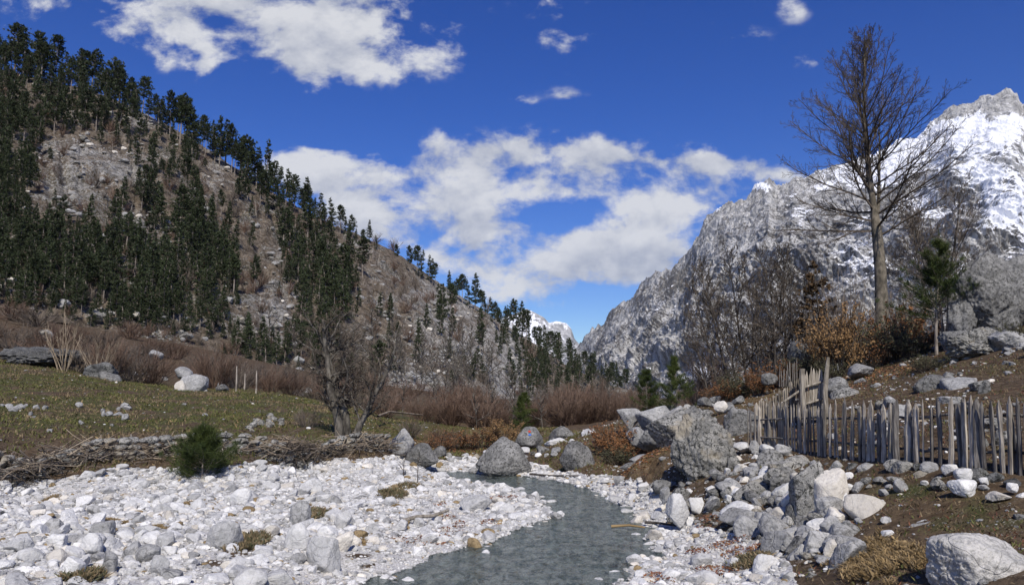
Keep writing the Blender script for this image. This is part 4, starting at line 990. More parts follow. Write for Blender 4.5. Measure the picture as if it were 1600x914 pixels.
while xx < 985:   # the skyline row
    y0 = np.interp(xx, rlx, rly); gap = (590 < xx < 612) or (625 < xx < 638) or (683 < xx < 694)
    if not gap:
        i = hill_at(xx, y0+rp_.uniform(2, 12)) or hill_at(xx, y0+14)
        if i is not None:
            hgt = np.interp(xx, [0, 100, 250, 420, 440, 560, 620, 640, 680, 790, 860, 980], [84, 72, 72, 74, 60, 40, 30, 44, 56, 54, 50, 42])*rp_.uniform(.6, 1.15)
            if 240 < xx < 262 : hgt *= .9
            pts.append((i, hgt, 1)); PL.append((xx, Hy[i]))
    xx += np.interp(xx, [0, 420, 560, 800], [6.5, 7.5, 8.5, 8.0])*rp_.uniform(.6, 1.5)
for _ in range(15000):
    x, y = rp_.uniform(-140, 1000), rp_.uniform(60, 640)
    d = 0.012
    for cx, cy, rx, ry, wt in DENS: d = max(d, wt*math.exp(-(((x-cx)/rx)**4+((y-cy)/ry)**4)*.7))
    for cx, cy, rx, ry in BALD: d *= 1-.93*math.exp(-(((x-cx)/rx)**2+((y-cy)/ry)**2))
    if rp_.uniform() > d*.9: continue
    i = hill_at(x, y)
    if i is None: continue
    if not far_ok(x, y, min(7.6/d**.74, 46)*rp_.uniform(.7, 1.4)): continue
    hgt = np.interp(y, [100, 300, 450, 620], [58, 56, 68, 52])*rp_.uniform(.34, 1.2)
    if x > 780: hgt = 44*rp_.uniform(.7, 1.1)
    pts.append((i, hgt, 0)); PL.append((x, y))
print("pines", len(pts), time.time()-T0)
rec = []
for i, hgt, ridge in pts:
    p = Hp[i]; sc = hgt*Hd[i]/F; vis = -20 < Hx[i] < 1000
    v = rp_.choice([1,3,5,7,0,4]) if (ridge or rp_.uniform() < .3) else rp_.choice([0,2,4,6,1]); rec.append((hgt if vis else 0, p, sc, v, Hx[i], Hy[i], ridge))
rec.sort(key=lambda r: -r[0])
def pine_zone(x, y, ridge):
    if ridge:
        for a, b in ((110, "at the far left end of the skyline"), (245, "on the skyline above the upper left slope"), (440, "in the tall close row on the skyline"), (640, "in the small spaced row on the skyline under the clouds"), (800, "in the skyline groups above the pale scree"), (2000, "on the low end of the ridge beside the valley gap")):
            if x < a: return b
    if x > 780: return "in the dense stand at the low right end of the hill"
    if x > 580: return "standing scattered on the pale scree slope"
    if x > 440: return "in the dark strip in the middle of the brown slope"
    if y > 440: return "in the dense stand at the foot of the left hill"
    if x < 120: return "in the dark stand at the left edge of the hill"
    if y < 270: return "on the upper left slope just below the skyline"
    return "between the bald rocky patches of the left slope"
for h_, p, sc, v, x, y, rdg in rec[:300]:
    z_ = pine_zone(x, y, rdg); szn = "tall" if h_ > 62 else "middling" if h_ > 54 else "smaller"
    t = obj("pine_tree", None, loc=(p[0], p[1], p[2]-.4), rotz=rp_.uniform(0, 6.28), scale=(sc*rp_.uniform(.8, 1.3), sc*rp_.uniform(.8, 1.3), sc))
    tag(t, "%s dark pine %s" % (szn, z_), "pine tree", "%s pines %s" % (szn, z_))
    obj("trunk", pin[v][2], t); obj("crown", pin[v][3], t)
def merge_instances(name, protos, inst, mats, moff):
    """protos: list of lists of (V, F3/F4 arrays, mat)"""
    Vs = []; F3 = []; F4 = []; M3 = []; M4 = []; off = 0
    for k, pr in enumerate(protos):
        I_ = [r for r in inst if r[2] == k]
        if not I_: continue
        loc = np.array([r[0] for r in I_]); sc = np.array([r[1] for r in I_]); an = rp_.uniform(0, 6.28, len(I_))
        ca, sa = np.cos(an), np.sin(an)
        for mbx, mi in pr:
            V_ = np.concatenate(mbx.V); X = V_[None, :, 0]*ca[:, None]-V_[None, :, 1]*sa[:, None]; Y = V_[None, :, 0]*sa[:, None]+V_[None, :, 1]*ca[:, None]
            W_ = np.stack([X, Y, np.broadcast_to(V_[None, :, 2], X.shape)], -1)*sc[:, None, None]+loc[:, None]
            Vs.append(W_.reshape(-1, 3)); n = len(V_); ar = (np.arange(len(I_))*n)[:, None, None]+off
            for kk, FF, MM in ((3, F3, M3), (4, F4, M4)):
                if mbx.F[kk]:
                    f = np.concatenate(mbx.F[kk]); g = (f[None]+ar).reshape(-1, kk); FF.append(g); MM.append(np.full(len(g), mi))
            off += n*len(I_)
    fs = []; ms = []
    for FF, MM in ((F3, M3), (F4, M4)):
        if FF: fs.append(np.concatenate(FF)); ms.append(np.concatenate(MM))
    return mesh_np(name, np.concatenate(Vs), fs, mats, np.concatenate(ms))
fm_ = merge_instances("forest", [[(a, 0), (b, 1)] for a, b, _, _ in pin], [(r[1]-np.array([0, 0, .4]), r[2], r[3]) for r in rec[300:]], [M_BARKP, M_PINEF], 0)
tag(obj("pine_forest", fm_), "remaining dark pines filling the wooded parts of the left hillside", "pine forest", kind='stuff')
# young pines near the stream, long needles on upturned twigs
def young_pine(seed, H, R, start=.06, mat=None, trunk_r=.03, dens=1.0, stems=((0, 0),), needle=.085, per=6):
    rng = np.random.RandomState(seed); tk = MB(); cr = MB(); Cs, Ds, Ss, limbs = [], [], [], []
    for sx, lean in stems:
        T = branch_pts(np.array([sx, 0, 0.]), np.array([lean, 0, 1]), H*(1 if sx == 0 else .82), 9, .03, .03, rng); tubes(tk, [(T, trunk_r*np.linspace(1, .2, 9))], 7); Hh = T[-1, 2]
        for l in range(int(11*dens)):
            f = l/(11*dens); h = Hh*(start+(1-start)*f*.95); q = np.array([np.interp(h, T[:, 2], T[:, 0]), np.interp(h, T[:, 2], T[:, 1]), h]); Rl = R*(1-f)**1.25*1.05+.10*R
            for b in range(per):
                a = rng.uniform(0, 6.28); L = Rl*rng.uniform(.5, 1.3); pts_ = branch_pts(q, np.array([math.cos(a), math.sin(a), .12+f*.5]), L, 6, .07, .10, rng)
                limbs.append((pts_, trunk_r*.3*np.linspace(1, .3, 6)))
                for g in np.arange(.42, 1.01, .19):
                    i = min(int(g*5), 4); c0 = pts_[i]+(pts_[i+1]-pts_[i])*(g*5-i); dr = unit(pts_[i+1]-pts_[i]); 
                    for s_ in (-1, 0, 1):
                        sd = unit(np.cross(dr, [0, 0, 1]))*s_; cc = c0+sd*L*.22*(1.1-g)+np.array([0, 0, abs(s_)*.03*L]); Cs.append(cc); Ds.append(unit(dr+sd*.7+[0, 0, .35])); Ss.append(needle*rng.uniform(.8, 1.2))
        Cs.append(T[-1]); Ds.append(np.array([0, 0, 1.])); Ss.append(needle)
    tubes(tk, limbs, 3); needle_clumps(cr, np.array(Cs), np.array(Ds), np.array(Ss), 13, rng, thin=.05)
    return tk.build("trunk", [M_BARKP], True), cr.build("crown", [mat or M_PINEN])
def place_pine(ms, cx, yb, D, label, sc=1, rz=0, cat="pine tree", name="young_pine", sink=.05):
    p = P(cx, yb, D); p[2] = gz1(p[0], p[1])-sink; t = tree_thing(name, p, label, cat, None, rz, sc); kid("trunk", ms[0], t); kid("crown", ms[1], t); return t
place_pine(young_pine(3, 1.35, .95, .02, trunk_r=.028, needle=.12, per=7, dens=1.25), 314, 764, 18.4, "bushy young pine growing at the edge of the white gravel in front of the brushwood")
yp = young_pine(4, 2.6, 1.0, .03, trunk_r=.035, needle=.13)
place_pine(yp, 1058, 646, 30, "taller young pine on the crest above the bank-top outcrop", .92)
place_pine(young_pine(6, 2.3, .75, .04, dens=.7, trunk_r=.03, needle=.12), 1012, 668, 31, "thin young pine left of the taller one on the crest")
place_pine(young_pine(7, 3.9, 1.35, .36, trunk_r=.06, needle=.15, dens=.85, per=4, stems=((0, .0), (.32, -.10))), 1462, 542, 23.5, "young pine with two bare pale stems left of the limestone crag")
place_pine(yp, 815, 690, 42, "small dark young pine left of the triangular rocks", .8, 1)
place_pine(yp, 820, 672, 48, "slim young pine rising behind the triangular rocks", .95, 2.5)
print("near pines", time.time()-T0)

# --- shrubs
def shrub(seed, H=1.0, n=60, spread=.5, up=.02, mat=None, r=.007, sub=5, leaf=None, nleaf=0, lsize=.035, subl=.45, minr=.0035):
    rng = np.random.RandomState(seed); mb = MB(); polys = []; tips = []
    for k in range(n):
        a = rng.uniform(0, 6.28); e = rng.uniform(0, 1)**.7*spread; L = H*rng.uniform(.65, 1.08)*(1-.25*e)
        pts_ = branch_pts(np.array([math.cos(a), math.sin(a), 0])*rng.uniform(0, .16)*H, np.array([math.cos(a)*e, math.sin(a)*e, 1]), L, 6, .085, up, rng)
        polys.append((pts_, np.maximum(r*H*np.linspace(1, .3, 6), minr*H)))
        for j in range(sub):
            f = rng.uniform(.3, .97); i = min(int(f*5), 4); q = pts_[i]+(pts_[i+1]-pts_[i])*(f*5-i); d = unit(unit(pts_[i+1]-pts_[i])+rng.normal(size=3)*.42)
            p2 = branch_pts(q, d, L*subl*rng.uniform(.4, 1)*(1.2-f), 3, .1, .04, rng); polys.append((p2, np.full(3, minr*H*.8))); tips.append(p2)
    tubes(mb, polys, 3)
    if nleaf:
        T = np.array(tips); ii = rng.randint(len(T), size=nleaf); f = rng.uniform(0, 2, nleaf); i0 = np.minimum(f.astype(int), 1); c = T[ii, i0]+(T[ii, i0+1]-T[ii, i0])*(f-i0)[:, None]+rng.normal(size=(nleaf, 3))*.02*H
        u = unit(rng.normal(size=(nleaf, 3))); v = unit(np.cross(u, rng.normal(size=(nleaf, 3)))); s = (lsize*H*rng.uniform(.6, 1.3, nleaf))[:, None]
        lb_ = MB(); Vq = np.stack([c-u*s, c-v*s*.6, c+u*s, c+v*s*.6], 1).reshape(-1, 3); lb_.add(Vq, np.arange(nleaf*4).reshape(-1, 4), 0)
        return mb.build("stems", [mat or M_TWIGR]), lb_.build("leaves", [leaf])
    return mb.build("shrub", [mat or M_TWIGR]), None
SHR = {'R': [shrub(20+i, n=70, spread=1.0, up=.035, mat=M_TWIGR, sub=13, subl=.5, minr=.0026)[0] for i in range(4)], 'G': [shrub(30+i, n=60, spread=1.0, up=.03, mat=M_TWIGG, sub=13, subl=.5, minr=.0026)[0] for i in range(3)], 'T': [shrub(40+i, n=16, spread=.8, mat=M_TWIGT, sub=12, up=-.0, r=.009, minr=.0028)[0] for i in range(2)]}
LSH = {'C': shrub(50, n=40, spread=.7, mat=M_TWIG, leaf=M_COPPER, nleaf=2200, lsize=.022), 'N': shrub(51, n=50, spread=.75, mat=M_TWIG, leaf=M_TAN, nleaf=3600, lsize=.018), 'D': shrub(52, n=60, spread=.8, mat=M_TWIG, leaf=M_OLIVE, nleaf=2200, lsize=.018), 'K': shrub(53, n=45, spread=.8, mat=M_TWIG, leaf=M_COPPER, nleaf=900, lsize=.022)}
def put_shrub(kind, cx, yb, h, w_, D, label=None, group=None, seed=0, cat="shrub"):
    rng = np.random.RandomState(seed+int(cx)); p = P(cx, yb, D); z = gz1(p[0], p[1]); k = D/F; H = h*k*(.82 if kind in 'RG' and cx < 1000 else 1); sc = (w_*k*.95, w_*k*.95, H)
    if kind in SHR:
        o = obj("bare_shrub", SHR[kind][rng.randint(len(SHR[kind]))], loc=(p[0], p[1], z-.05), rotz=rng.uniform(0, 6.28), scale=sc)
    else:
        o = obj("leafy_shrub", None, loc=(p[0], p[1], z-.05), rotz=rng.uniform(0, 6.28), scale=sc); a, b = LSH[kind]; kid("stems", a, o); kid("foliage", b, o)
    return tag(o, label, cat, group)
rb = np.random.RandomState(8)
n_ = 0
for cx in np.arange(585, 1010, 12):   # red-brown thicket on the valley floor, three ranks
    for D, yb, h in ((48, 672, 50), (62, 663, 50), (85, 652, 42)):
        if rb.uniform() < .3: continue
        x_ = cx+rb.uniform(-9, 9); kind = 'R' if (x_ > 670 and rb.uniform() < .7) else rb.choice(['R', 'G'])
        if x_ < 640 and D < 50: continue
        hh = h*rb.uniform(.4, 1.35)*(1.2 if 850 < x_ < 960 or 690 < x_ < 770 else .9)
        put_shrub(kind, x_, yb, hh, hh*rb.uniform(.9, 1.3), D, "%s leafless shrub in the thicket %s" % ("reddish brown" if kind == 'R' else "greyish", "left of the valley gap below the scree" if x_ < 800 else "below the valley gap"), "%s shrubs of the valley thicket, %s" % ("reddish" if kind == 'R' else "greyish", "left" if x_ < 800 else "right"), seed=n_); n_ += 1
for (cx, yb, h, w_, D, k) in [(20,545,60,110,56,'G'),(75,548,60,90,54,'R'),(-40,545,60,110,56,'R'),(120,590,60,80,46,'G'),(170,600,90,80,45,'R'),(205,604,70,90,46,'G'),(235,606,76,90,47,'R'),(335,614,96,90,46,'R'),(370,612,70,80,47,'G'),(300,595,60,60,52,'R'),
    (240,545,46,60,70,'R'),(275,552,46,60,72,'R'),(225,556,40,70,66,'G'),(420,616,60,70,50,'R'),(455,622,54,60,52,'R'),(395,600,50,70,58,'G'),(490,628,56,70,54,'G'),(520,640,56,80,52,'R'),(600,662,54,70,44,'R'),(560,648,44,70,52,'G'),(140,560,40,80,60,'R'),(60,515,40,90,76,'G'),
    (180,575,50,90,56,'G'),(15,520,40,90,78,'R'),(160,535,40,80,68,'G'),(320,570,46,70,66,'G'),(360,580,44,70,64,'R'),(100,530,44,80,66,'R'),(440,600,50,60,64,'G'),(500,610,50,70,66,'R'),(545,622,50,70,70,'G'),(590,636,50,60,70,'R'),(620,640,50,70,66,'R'),(205,520,34,60,84,'R'),
    (640,690,40,50,34,'G'),(690,690,34,60,36,'R'),(480,672,44,50,27,'G')]:
    nm = {'R': 'reddish', 'G': 'greyish'}[k]
    pl = "behind the meadow at the far left" if cx < 130 else "behind the meadow left of the crest boulder" if cx < 290 else "behind the meadow right of the crest boulder" if cx < 470 else "behind the gnarled tree"
    put_shrub(k, cx, yb, h, w_, D, "%s leafless shrub %s" % (nm, pl), "%s shrubs %s" % (nm, pl), seed=int(cx+yb))
put_shrub('T', 98, 592, 110, 70, 44, "tan multi-stemmed leafless bush rising beside the dark bank on the left")
put_shrub('T', 150, 600, 90, 60, 43, "tan leafless bush over the dark shaggy rock on the left")
put_shrub('R', 1085, 640, 44, 60, 40, "russet leafless shrub on the crest right of the young pine", seed=4)
put_shrub('R', 1105, 640, 40, 60, 42, "russet leafless shrub on the crest under the leaning trees", seed=5)
for i, cx in enumerate(range(1560, 1680, 16)):
    put_shrub('R', cx, 470, 60, 60, 34, "brown leafless shrub above the limestone crag at the right edge", "brown shrubs above the limestone crag", seed=i)
put_shrub('C', 955, 698, 66, 76, 26, "copper leaved shrub at the bend with a tall left half")
put_shrub('C', 985, 700, 42, 70, 25.5, "low copper leaved shrub right of the tall one at the bend")
put_shrub('D', 965, 706, 34, 80, 25, "dark olive undershrub beneath the copper leaves at the bend")
put_shrub('N', 785, 700, 50, 70, 34, "tan leaved shrub left of the triangular rocks")
put_shrub('K', 720, 702, 34, 90, 34, "thin rust coloured shrub behind the upper stream", seed=2)
put_shrub('K', 755, 704, 32, 80, 34, "second thin rust coloured shrub behind the upper stream", seed=3)
put_shrub('K', 690, 704, 26, 70, 33, "small rust coloured shrub beside the cracked dark boulder", seed=6)
put_shrub('C', 1185, 612, 48, 50, 27, "orange leaved bush among the slim bare trees")
put_shrub('C', 1140, 612, 42, 50, 28, "orange brown bush at the foot of the leaning trees")
put_shrub('D', 1155, 614, 40, 80, 28, "dark thicket between the two orange bushes")
put_shrub('K', 1235, 606, 50, 50, 27, "sparse rust leaved bush before the dark rock face")
put_shrub('N', 1315, 592, 130, 105, 25.5, "large tan leaved oak bush behind the tall fence post")
put_shrub('N', 1285, 580, 90, 70, 27, "tan leaved bush left of the large oak bush")
put_shrub('K', 1350, 585, 90, 70, 27.5, "thin rust leaved bush left of the big trunk")
put_shrub('C', 1412, 572, 100, 90, 27, "orange leaved bush right of the big trunk")
put_shrub('C', 1448, 560, 54, 60, 26, "low orange bush by the foot of the two-stemmed pine")
put_shrub('D', 1388, 592, 90, 110, 26, "dark scrub around the foot of the big trunk")
put_shrub('D', 1340, 590, 60, 80, 26.5, "dark scrub between the oak bush and the big trunk")
put_shrub('D', 1450, 590, 34, 70, 21, "low dark bush on the slope under the two-stemmed pine")
put_shrub('D', 1585, 545, 40, 70, 20.5, "dark tuft of scrub at the right of the crag ledge")
put_shrub('G', 1330, 575, 170, 90, 29, "tall grey twiggy bush behind the large oak bush", seed=9)
put_shrub('G', 1410, 560, 120, 100, 31, "grey twiggy bush behind the big trunk", seed=10)
put_shrub('G', 1275, 580, 150, 90, 31, "grey twiggy bush behind the brown conifer", seed=12)
put_shrub('G', 1090, 612, 80, 70, 33, "grey twiggy bush at the left end of the slim trees", seed=13)
put_shrub('R', 1120, 612, 90, 80, 33, "brown twiggy bush among the leaning slim trees", seed=14)
put_shrub('G', 1210, 606, 90, 90, 33, "grey twiggy bush among the straight slim trees", seed=15)
for (cx, yb, h, w_, D, k, lb) in [(1165,616,46,90,28.5,'D',"dark evergreen scrub under the straight slim trees"),(1205,612,50,90,28,'K',"rust speckled scrub under the tallest slim tree"),(1255,606,56,70,26.8,'D',"dark scrub at the foot of the dark rock face"),
    (1120,616,36,70,29,'K',"rust speckled scrub under the leaning slim trees"),(1365,596,60,70,25.8,'K',"low rust bush against the big trunk"),(1425,588,50,80,25,'D',"dark scrub under the orange bush right of the trunk"),(1300,600,40,60,25.2,'D',"dark scrub at the foot of the large oak bush"),
    (1475,560,40,60,24.5,'K',"rust bush behind the two pale pine stems"),(1390,585,70,60,26.4,'K',"rust leaved bush in front of the big trunk")]:
    put_shrub(k, cx, yb, h, w_, D, lb, seed=int(cx))
# brown conifer
mt, mc = far_pine(950, 1.0, .2, PF[0], .26, levels=14, per=7, tri=14), None
m_brn = fol_mat("browned_needles", (.06,.035,.018), (.13,.085,.04))
a_, b_ = mt; p = P(1288, 590, 29.5); p[2] = gz1(p[0], p[1])-.1; t = tree_thing("brown_conifer", p, "brownish ragged conifer between the slim trees and the big trunk", "conifer", None, 0, 4.6)
kid("trunk", a_.build("trunk", [M_BARKD]), t); kid("crown", b_.build("crown", [m_brn]), t)
# bare trees on the lower slope of the hill and in the valley
sl_ = [bare_variant(80+i, 1.0, .012, nb=12, start=.25, spread=.42, el=(30, 65), minr=.0022, mt=M_BARKG, mtw=(M_TWIGG if i != 1 else M_TWIGR), thick=.006, prm=[(4, .09, .05, 5, .5, .6, .15), (3, .1, .05, 0, 0, 0, 0)]) for i in range(3)]
for i in range(26):
    cx = rb.uniform(600, 1000); D = rb.uniform(45, 85); v = rb.randint(3); H = rb.uniform(40, 82)*D/F; p = P(cx, 660, D); z = gz1(p[0], p[1])
    pl = "left" if cx < 800 else "right"
    t = tree_thing("sapling", (p[0], p[1], z-.1), "slender %s leafless sapling standing above the thicket in its %s half" % ("reddish" if v == 1 else "grey", pl), "sapling", "%s saplings in the %s half of the thicket" % ("reddish" if v == 1 else "grey", pl), rb.uniform(0, 6.28), H)
    obj("trunk", sl_[v][0], t); obj("crown", sl_[v][1], t)
k_ = 0
for _ in range(400):
    x, y = rb.uniform(380, 930), rb.uniform(520, 650)
    d = blobs(np.array([x]), np.array([y]), [(720,600,70,45,1),(660,610,60,30,.8),(590,600,60,50,.8),(470,590,60,40,.6),(800,640,60,20,.6),(560,520,30,50,.6)])[0]
    if rb.uniform() > d: continue
    i = hill_at(x, y)
    if i is None or k_ >= 70: continue
    p = Hp[i]; sc = rb.uniform(36, 70)*Hd[i]/F; v = rb.randint(3)
    pl = "left of the scree" if x < 600 else "below the scree"
    t = tree_thing("bare_tree", (p[0], p[1], p[2]-.3), "small %s leafless tree on the lower hillside %s" % ("reddish" if v == 1 else "grey", pl), "tree", "%s leafless trees on the lower hillside %s" % ("reddish" if v == 1 else "grey", pl), rb.uniform(0, 6.28), sc)
    obj("trunk", sl_[v][0], t); obj("crown", sl_[v][1], t); k_ += 1
print("shrubs", time.time()-T0)

# rubble, crags and low scrub on the hillside
rh = np.random.RandomState(14); R_ = []; SCR = []
for _ in range(16000):
    x, y = rh.uniform(-120, 980), rh.uniform(90, 640); i = hill_at(x, y)
    if i is None: continue
    d = max(.10, blobs(np.array([x]), np.array([y]), BARE)[0]); c = perlin(np.array([[x*.03, y*.02, 1.5]]))[0]
    if rh.uniform() < d*(1+2.2*c): p = Hp[i]; R_.append([p[0]+rh.normal()*.5, p[1]+rh.normal(), p[2]-.1, rh.uniform(.35, 1)**2.6*1.9])
    elif rh.uniform() < .05+.25*max(0, -c): SCR.append((Hp[i], rh.uniform(14, 30)*Hd[i]/F, rh.randint(4)))
R_ = np.array(R_); gm = stones_mesh("hill_rubble", R_, rh, [M_PALE, M_LICH, M_WHITE2], [.5, .42, .08])
tag(obj("hillside_rubble", gm), "pale rocks and crag fragments strewn over the left hillside", "rubble", kind='stuff')
lt = []
for k in range(4):
    rng = np.random.RandomState(500+k); mb = MB(); pl_ = []
    for j in range(18):
        a = rng.uniform(0, 6.28); e = rng.uniform(.1, 1); q = branch_pts(np.zeros(3), np.array([math.cos(a)*e, math.sin(a)*e, 1]), rng.uniform(.5, 1), 4, .12, .03, rng); pl_.append((q, np.full(4, .010)))
        for m_ in range(3): pl_.append((branch_pts(q[1+m_ % 2], unit(q[2]-q[1])+rng.normal(size=3)*.5, .4, 2, .1, .02, rng), np.full(2, .007)))
    tubes(mb, pl_, 3); lt.append([(mb, k % 2)])
sm_ = merge_instances("hill_scrub", lt, SCR, [M_TWIGR, M_TWIGG], 0)
tag(obj("hillside_scrub", sm_), "low leafless scrub scattered over the brown hillside", "scrub", kind='stuff')
dt = []
for k in range(3):
    rng = np.random.RandomState(600+k); mb = MB(); q = branch_pts(np.zeros(3), np.array([.02, 0, 1]), 1, 6, .03, 0, rng); pl_ = [(q, .016*np.linspace(1, .25, 6))]
    for m_ in range(6): a = rng.uniform(0, 6.28); pl_.append((branch_pts(q[2+m_ % 3], np.array([math.cos(a), math.sin(a), .4]), rng.uniform(.08, .2), 3, .1, 0, rng), np.full(3, .005)))
    tubes(mb, pl_, 5); dt.append(mb.build("dead_trunk", [M_WOOD], True))
c_ = 0
for _ in range(900):
    x, y = rh.uniform(60, 930), rh.uniform(180, 610); i = hill_at(x, y)
    if i is None or c_ >= 60 or Hy[i] < np.interp(x, rlx, rly)+14: continue
    if PL and far_ok(x, y, 8) is False: continue
    p = Hp[i]; ly = rh.uniform() < .35; sc = rh.uniform(16, 34)*Hd[i]/F; pl = "left half" if x < 400 else "middle" if x < 680 else "right end"; c_ += 1
    o = obj("dead_tree", dt[rh.randint(3)], loc=(p[0], p[1], p[2]-.3+(.6 if ly else 0)), scale=sc); o.rotation_euler = (rh.normal()*.08, (1.35*rh.choice([-1, 1]) if ly else rh.normal()*.1), rh.uniform(0, 6.28) if not ly else rh.normal()*.4)
    tag(o, "%s bleached dead tree on the %s of the hillside" % ("fallen" if ly else "standing", pl), "dead tree", "%s dead trees on the %s of the hillside" % ("fallen" if ly else "standing", pl))
print("hill extras", len(R_), len(SCR), time.time()-T0)
# ------------------------------------------------------------------ filler rocks in the pile and on the bank
rf_ = np.random.RandomState(31)
def filler(n, poly, smin, smax, tones, label, group, dens=.6, name="rock", cat="rock"):
    xs = [p[0] for p in poly]; ys = [p[1] for p in poly]; c = 0; tries = 0
    while c < n and tries < n*40:
        tries += 1; x, y = rf_.uniform(min(xs), max(xs)), rf_.uniform(min(ys), max(ys))
        if not in_poly(np.array([x]), np.array([y]), poly)[0]: continue
        g = hit(x, y); s = smin+(smax-smin)*rf_.uniform()**2; bad = False
        for (u, v, a, b) in BOULD:
            if (u-g[0])**2+(v-g[1])**2 < (max(a, b)*dens+s*.35)**2: bad = True; break
        if bad: continue
        tn = tones[rf_.randint(len(tones))]; k = rf_.randint(10)
        if ('F', tn, k) not in STM:
            v, f = rock_shape(1200+k, 3, 10, .09, .045); STM[('F', tn, k)] = mesh_np("rock", v, f, [TONES[tn]], smooth=False)
        o = obj(name, STM[('F', tn, k)], loc=(g[0], g[1], g[2]+s*.14), scale=(s*.5*rf_.uniform(.8, 1.25), s*.5*rf_.uniform(.7, 1), s*.5*rf_.uniform(.55, .9)))
        o.rotation_euler = (rf_.normal()*.35, rf_.normal()*.35, rf_.uniform(0, 6.28)); BOULD.append((g[0], g[1], s/2, s/2)); c += 1
        w_ = {'w': 'white', 'p': 'pale', 'c': 'cream', 'g': 'grey', 'l': 'lichened', 'd': 'dark'}[tn]
        tag(o, label % w_, cat, group % w_)
filler(120, [(1120,745),(1180,725),(1260,760),(1300,800),(1330,840),(1330,880),(1240,880),(1190,850),(1120,800)], .18, .75, 'wpggplpcp', "%s smaller rock filling gaps in the right bank pile", "%s smaller rocks of the right bank pile", .22)
filler(34, [(1040,760),(1120,765),(1130,815),(1060,830),(1030,790)], .12, .4, 'wpgpl', "%s rock between the huge boulder and the right gravel", "%s rocks between the huge boulder and the right gravel", .4)
filler(26, [(970,670),(1060,640),(1130,625),(1150,650),(1100,670),(1000,700)], .25, .8, 'gppl', "%s rock of the rubble along the bank crest", "%s rocks of the rubble along the bank crest", .4)
filler(30, [(1480,545),(1700,520),(1700,575),(1480,570)], .15, .6, 'pgpl', "%s rubble rock below the limestone crag", "%s rubble rocks below the limestone crag", .4)
filler(22, [(1270,742),(1560,762),(1600,775),(1300,765)], .10, .3, 'pwgl', "%s small rock at the foot of the fence footing", "%s small rocks at the foot of the fence footing", .4)
filler(28, [(1300,640),(1600,600),(1600,700),(1300,690)], .12, .45, 'pgl', "%s rock on the ground just behind the picket fence", "%s rocks on the ground behind the picket fence", .5)
filler(20, [(600,705),(640,700),(700,712),(860,700),(880,716),(740,722)], .25, .8, 'pgwl', "%s rock along the head of the gravel near the bend", "%s rocks along the head of the gravel near the bend", .4)
filler(24, [(30,560),(200,600),(520,625),(500,612),(200,575),(60,540)], .3, 1.0, 'pglp', "%s rock on the rough ground behind the meadow", "%s rocks on the rough ground behind the meadow", .4)

# ------------------------------------------------------------------ picket fences
def picket_mesh(mb, base, top, wd, th, fac, rng, m=0, tint=.5, point=True):
    n = 7; f = np.linspace(0, 1, n); c = base[None]+(top-base)[None]*f[:, None]; up = unit(top-base)
    side = unit(np.array([math.cos(fac), math.sin(fac), 0])); side = unit(side-up*side.dot(up)); nrm = np.cross(side, up)
    c = c + side[None]*np.cumsum(rng.normal(size=n))[:, None]*wd*.07 + nrm[None]*np.cumsum(rng.normal(size=n))[:, None]*wd*.05
    prof = 1+rng.normal(size=n)*.09
    if point: prof[-1] = .14; prof = np.r_[prof[:-1], 1.0*rng.uniform(.85, 1), prof[-1]]; tpos = c[-2]+(c[-1]-c[-2])*.45; c = np.r_[c[:-1], tpos[None], c[-1:]]
    sh = rng.uniform(-.4, .4) if point else 0; V = []; oc = 6; an = np.arange(oc)*2*math.pi/oc+.3+rng.normal(size=oc)*.12
    for i in range(len(c)):
        off = side*sh*wd*(.5 if i == len(c)-1 else 0)
        for a in an: V.append(c[i]+off+side*math.cos(a)*wd*.5*prof[i]+nrm*math.sin(a)*th*.5*prof[i])
    V = np.array(V); F4 = [(i*oc+j, i*oc+(j+1) % oc, (i+1)*oc+(j+1) % oc, (i+1)*oc+j) for i in range(len(c)-1) for j in range(oc)]
    L = (len(c)-1)*oc; F3 = [(L, L+j, L+j+1) for j in range(1, oc-1)]
    mb.add(V, np.array(F4), m, tint); mb.F[3].append(np.array(F3)+mb.n-len(V)); mb.M[3].append(np.full(len(F3), m))
rk_ = np.random.RandomState(12)
fD = lambda px: float(np.interp(px, [1160,1215,1270,1330,1400,1460,1520,1600,1700], [18.4,17.3,15.7,14.1,12.7,11.8,11.1,10.4,9.6]))
fB = lambda px: float(np.interp(px, [1160,1215,1270,1330,1400,1460,1520,1600,1700], [698,704,715,726,731,734,741,750,764]))
fT = lambda px: float(np.interp(px, [1160,1168,1180,1230,1290,1330,1390,1450,1490,1550,1600,1700], [652,640,633,632,630,628,626,623,620,620,621,625]))
pk = [1169,1173,1177,1181,1185,1189,1193,1197,1201,1205,1210]+[1217,1221,1225,1229,1233,1238,1242,1246,1251,1257,1262,1267,1273,1279,1284,1290,1297,1304,1309,1316,1322,1328,1333,1342,1350,1357,1365,1373,1382]+[1390,1402,1416,1431,1443,1455,1469,1485,1508,1511,1519,1528,1539,1555,1567,1578,1594,1607,1620,1633,1648,1662]
b0 = P(1169, fB(1169), fD(1169)); fence = tag(obj("picket_fence", None, loc=b0), "long weathered grey picket fence of split stakes curving along the bank top", "picket fence")
def fence_pt(px): p = P(px, fB(px), fD(px)); return p
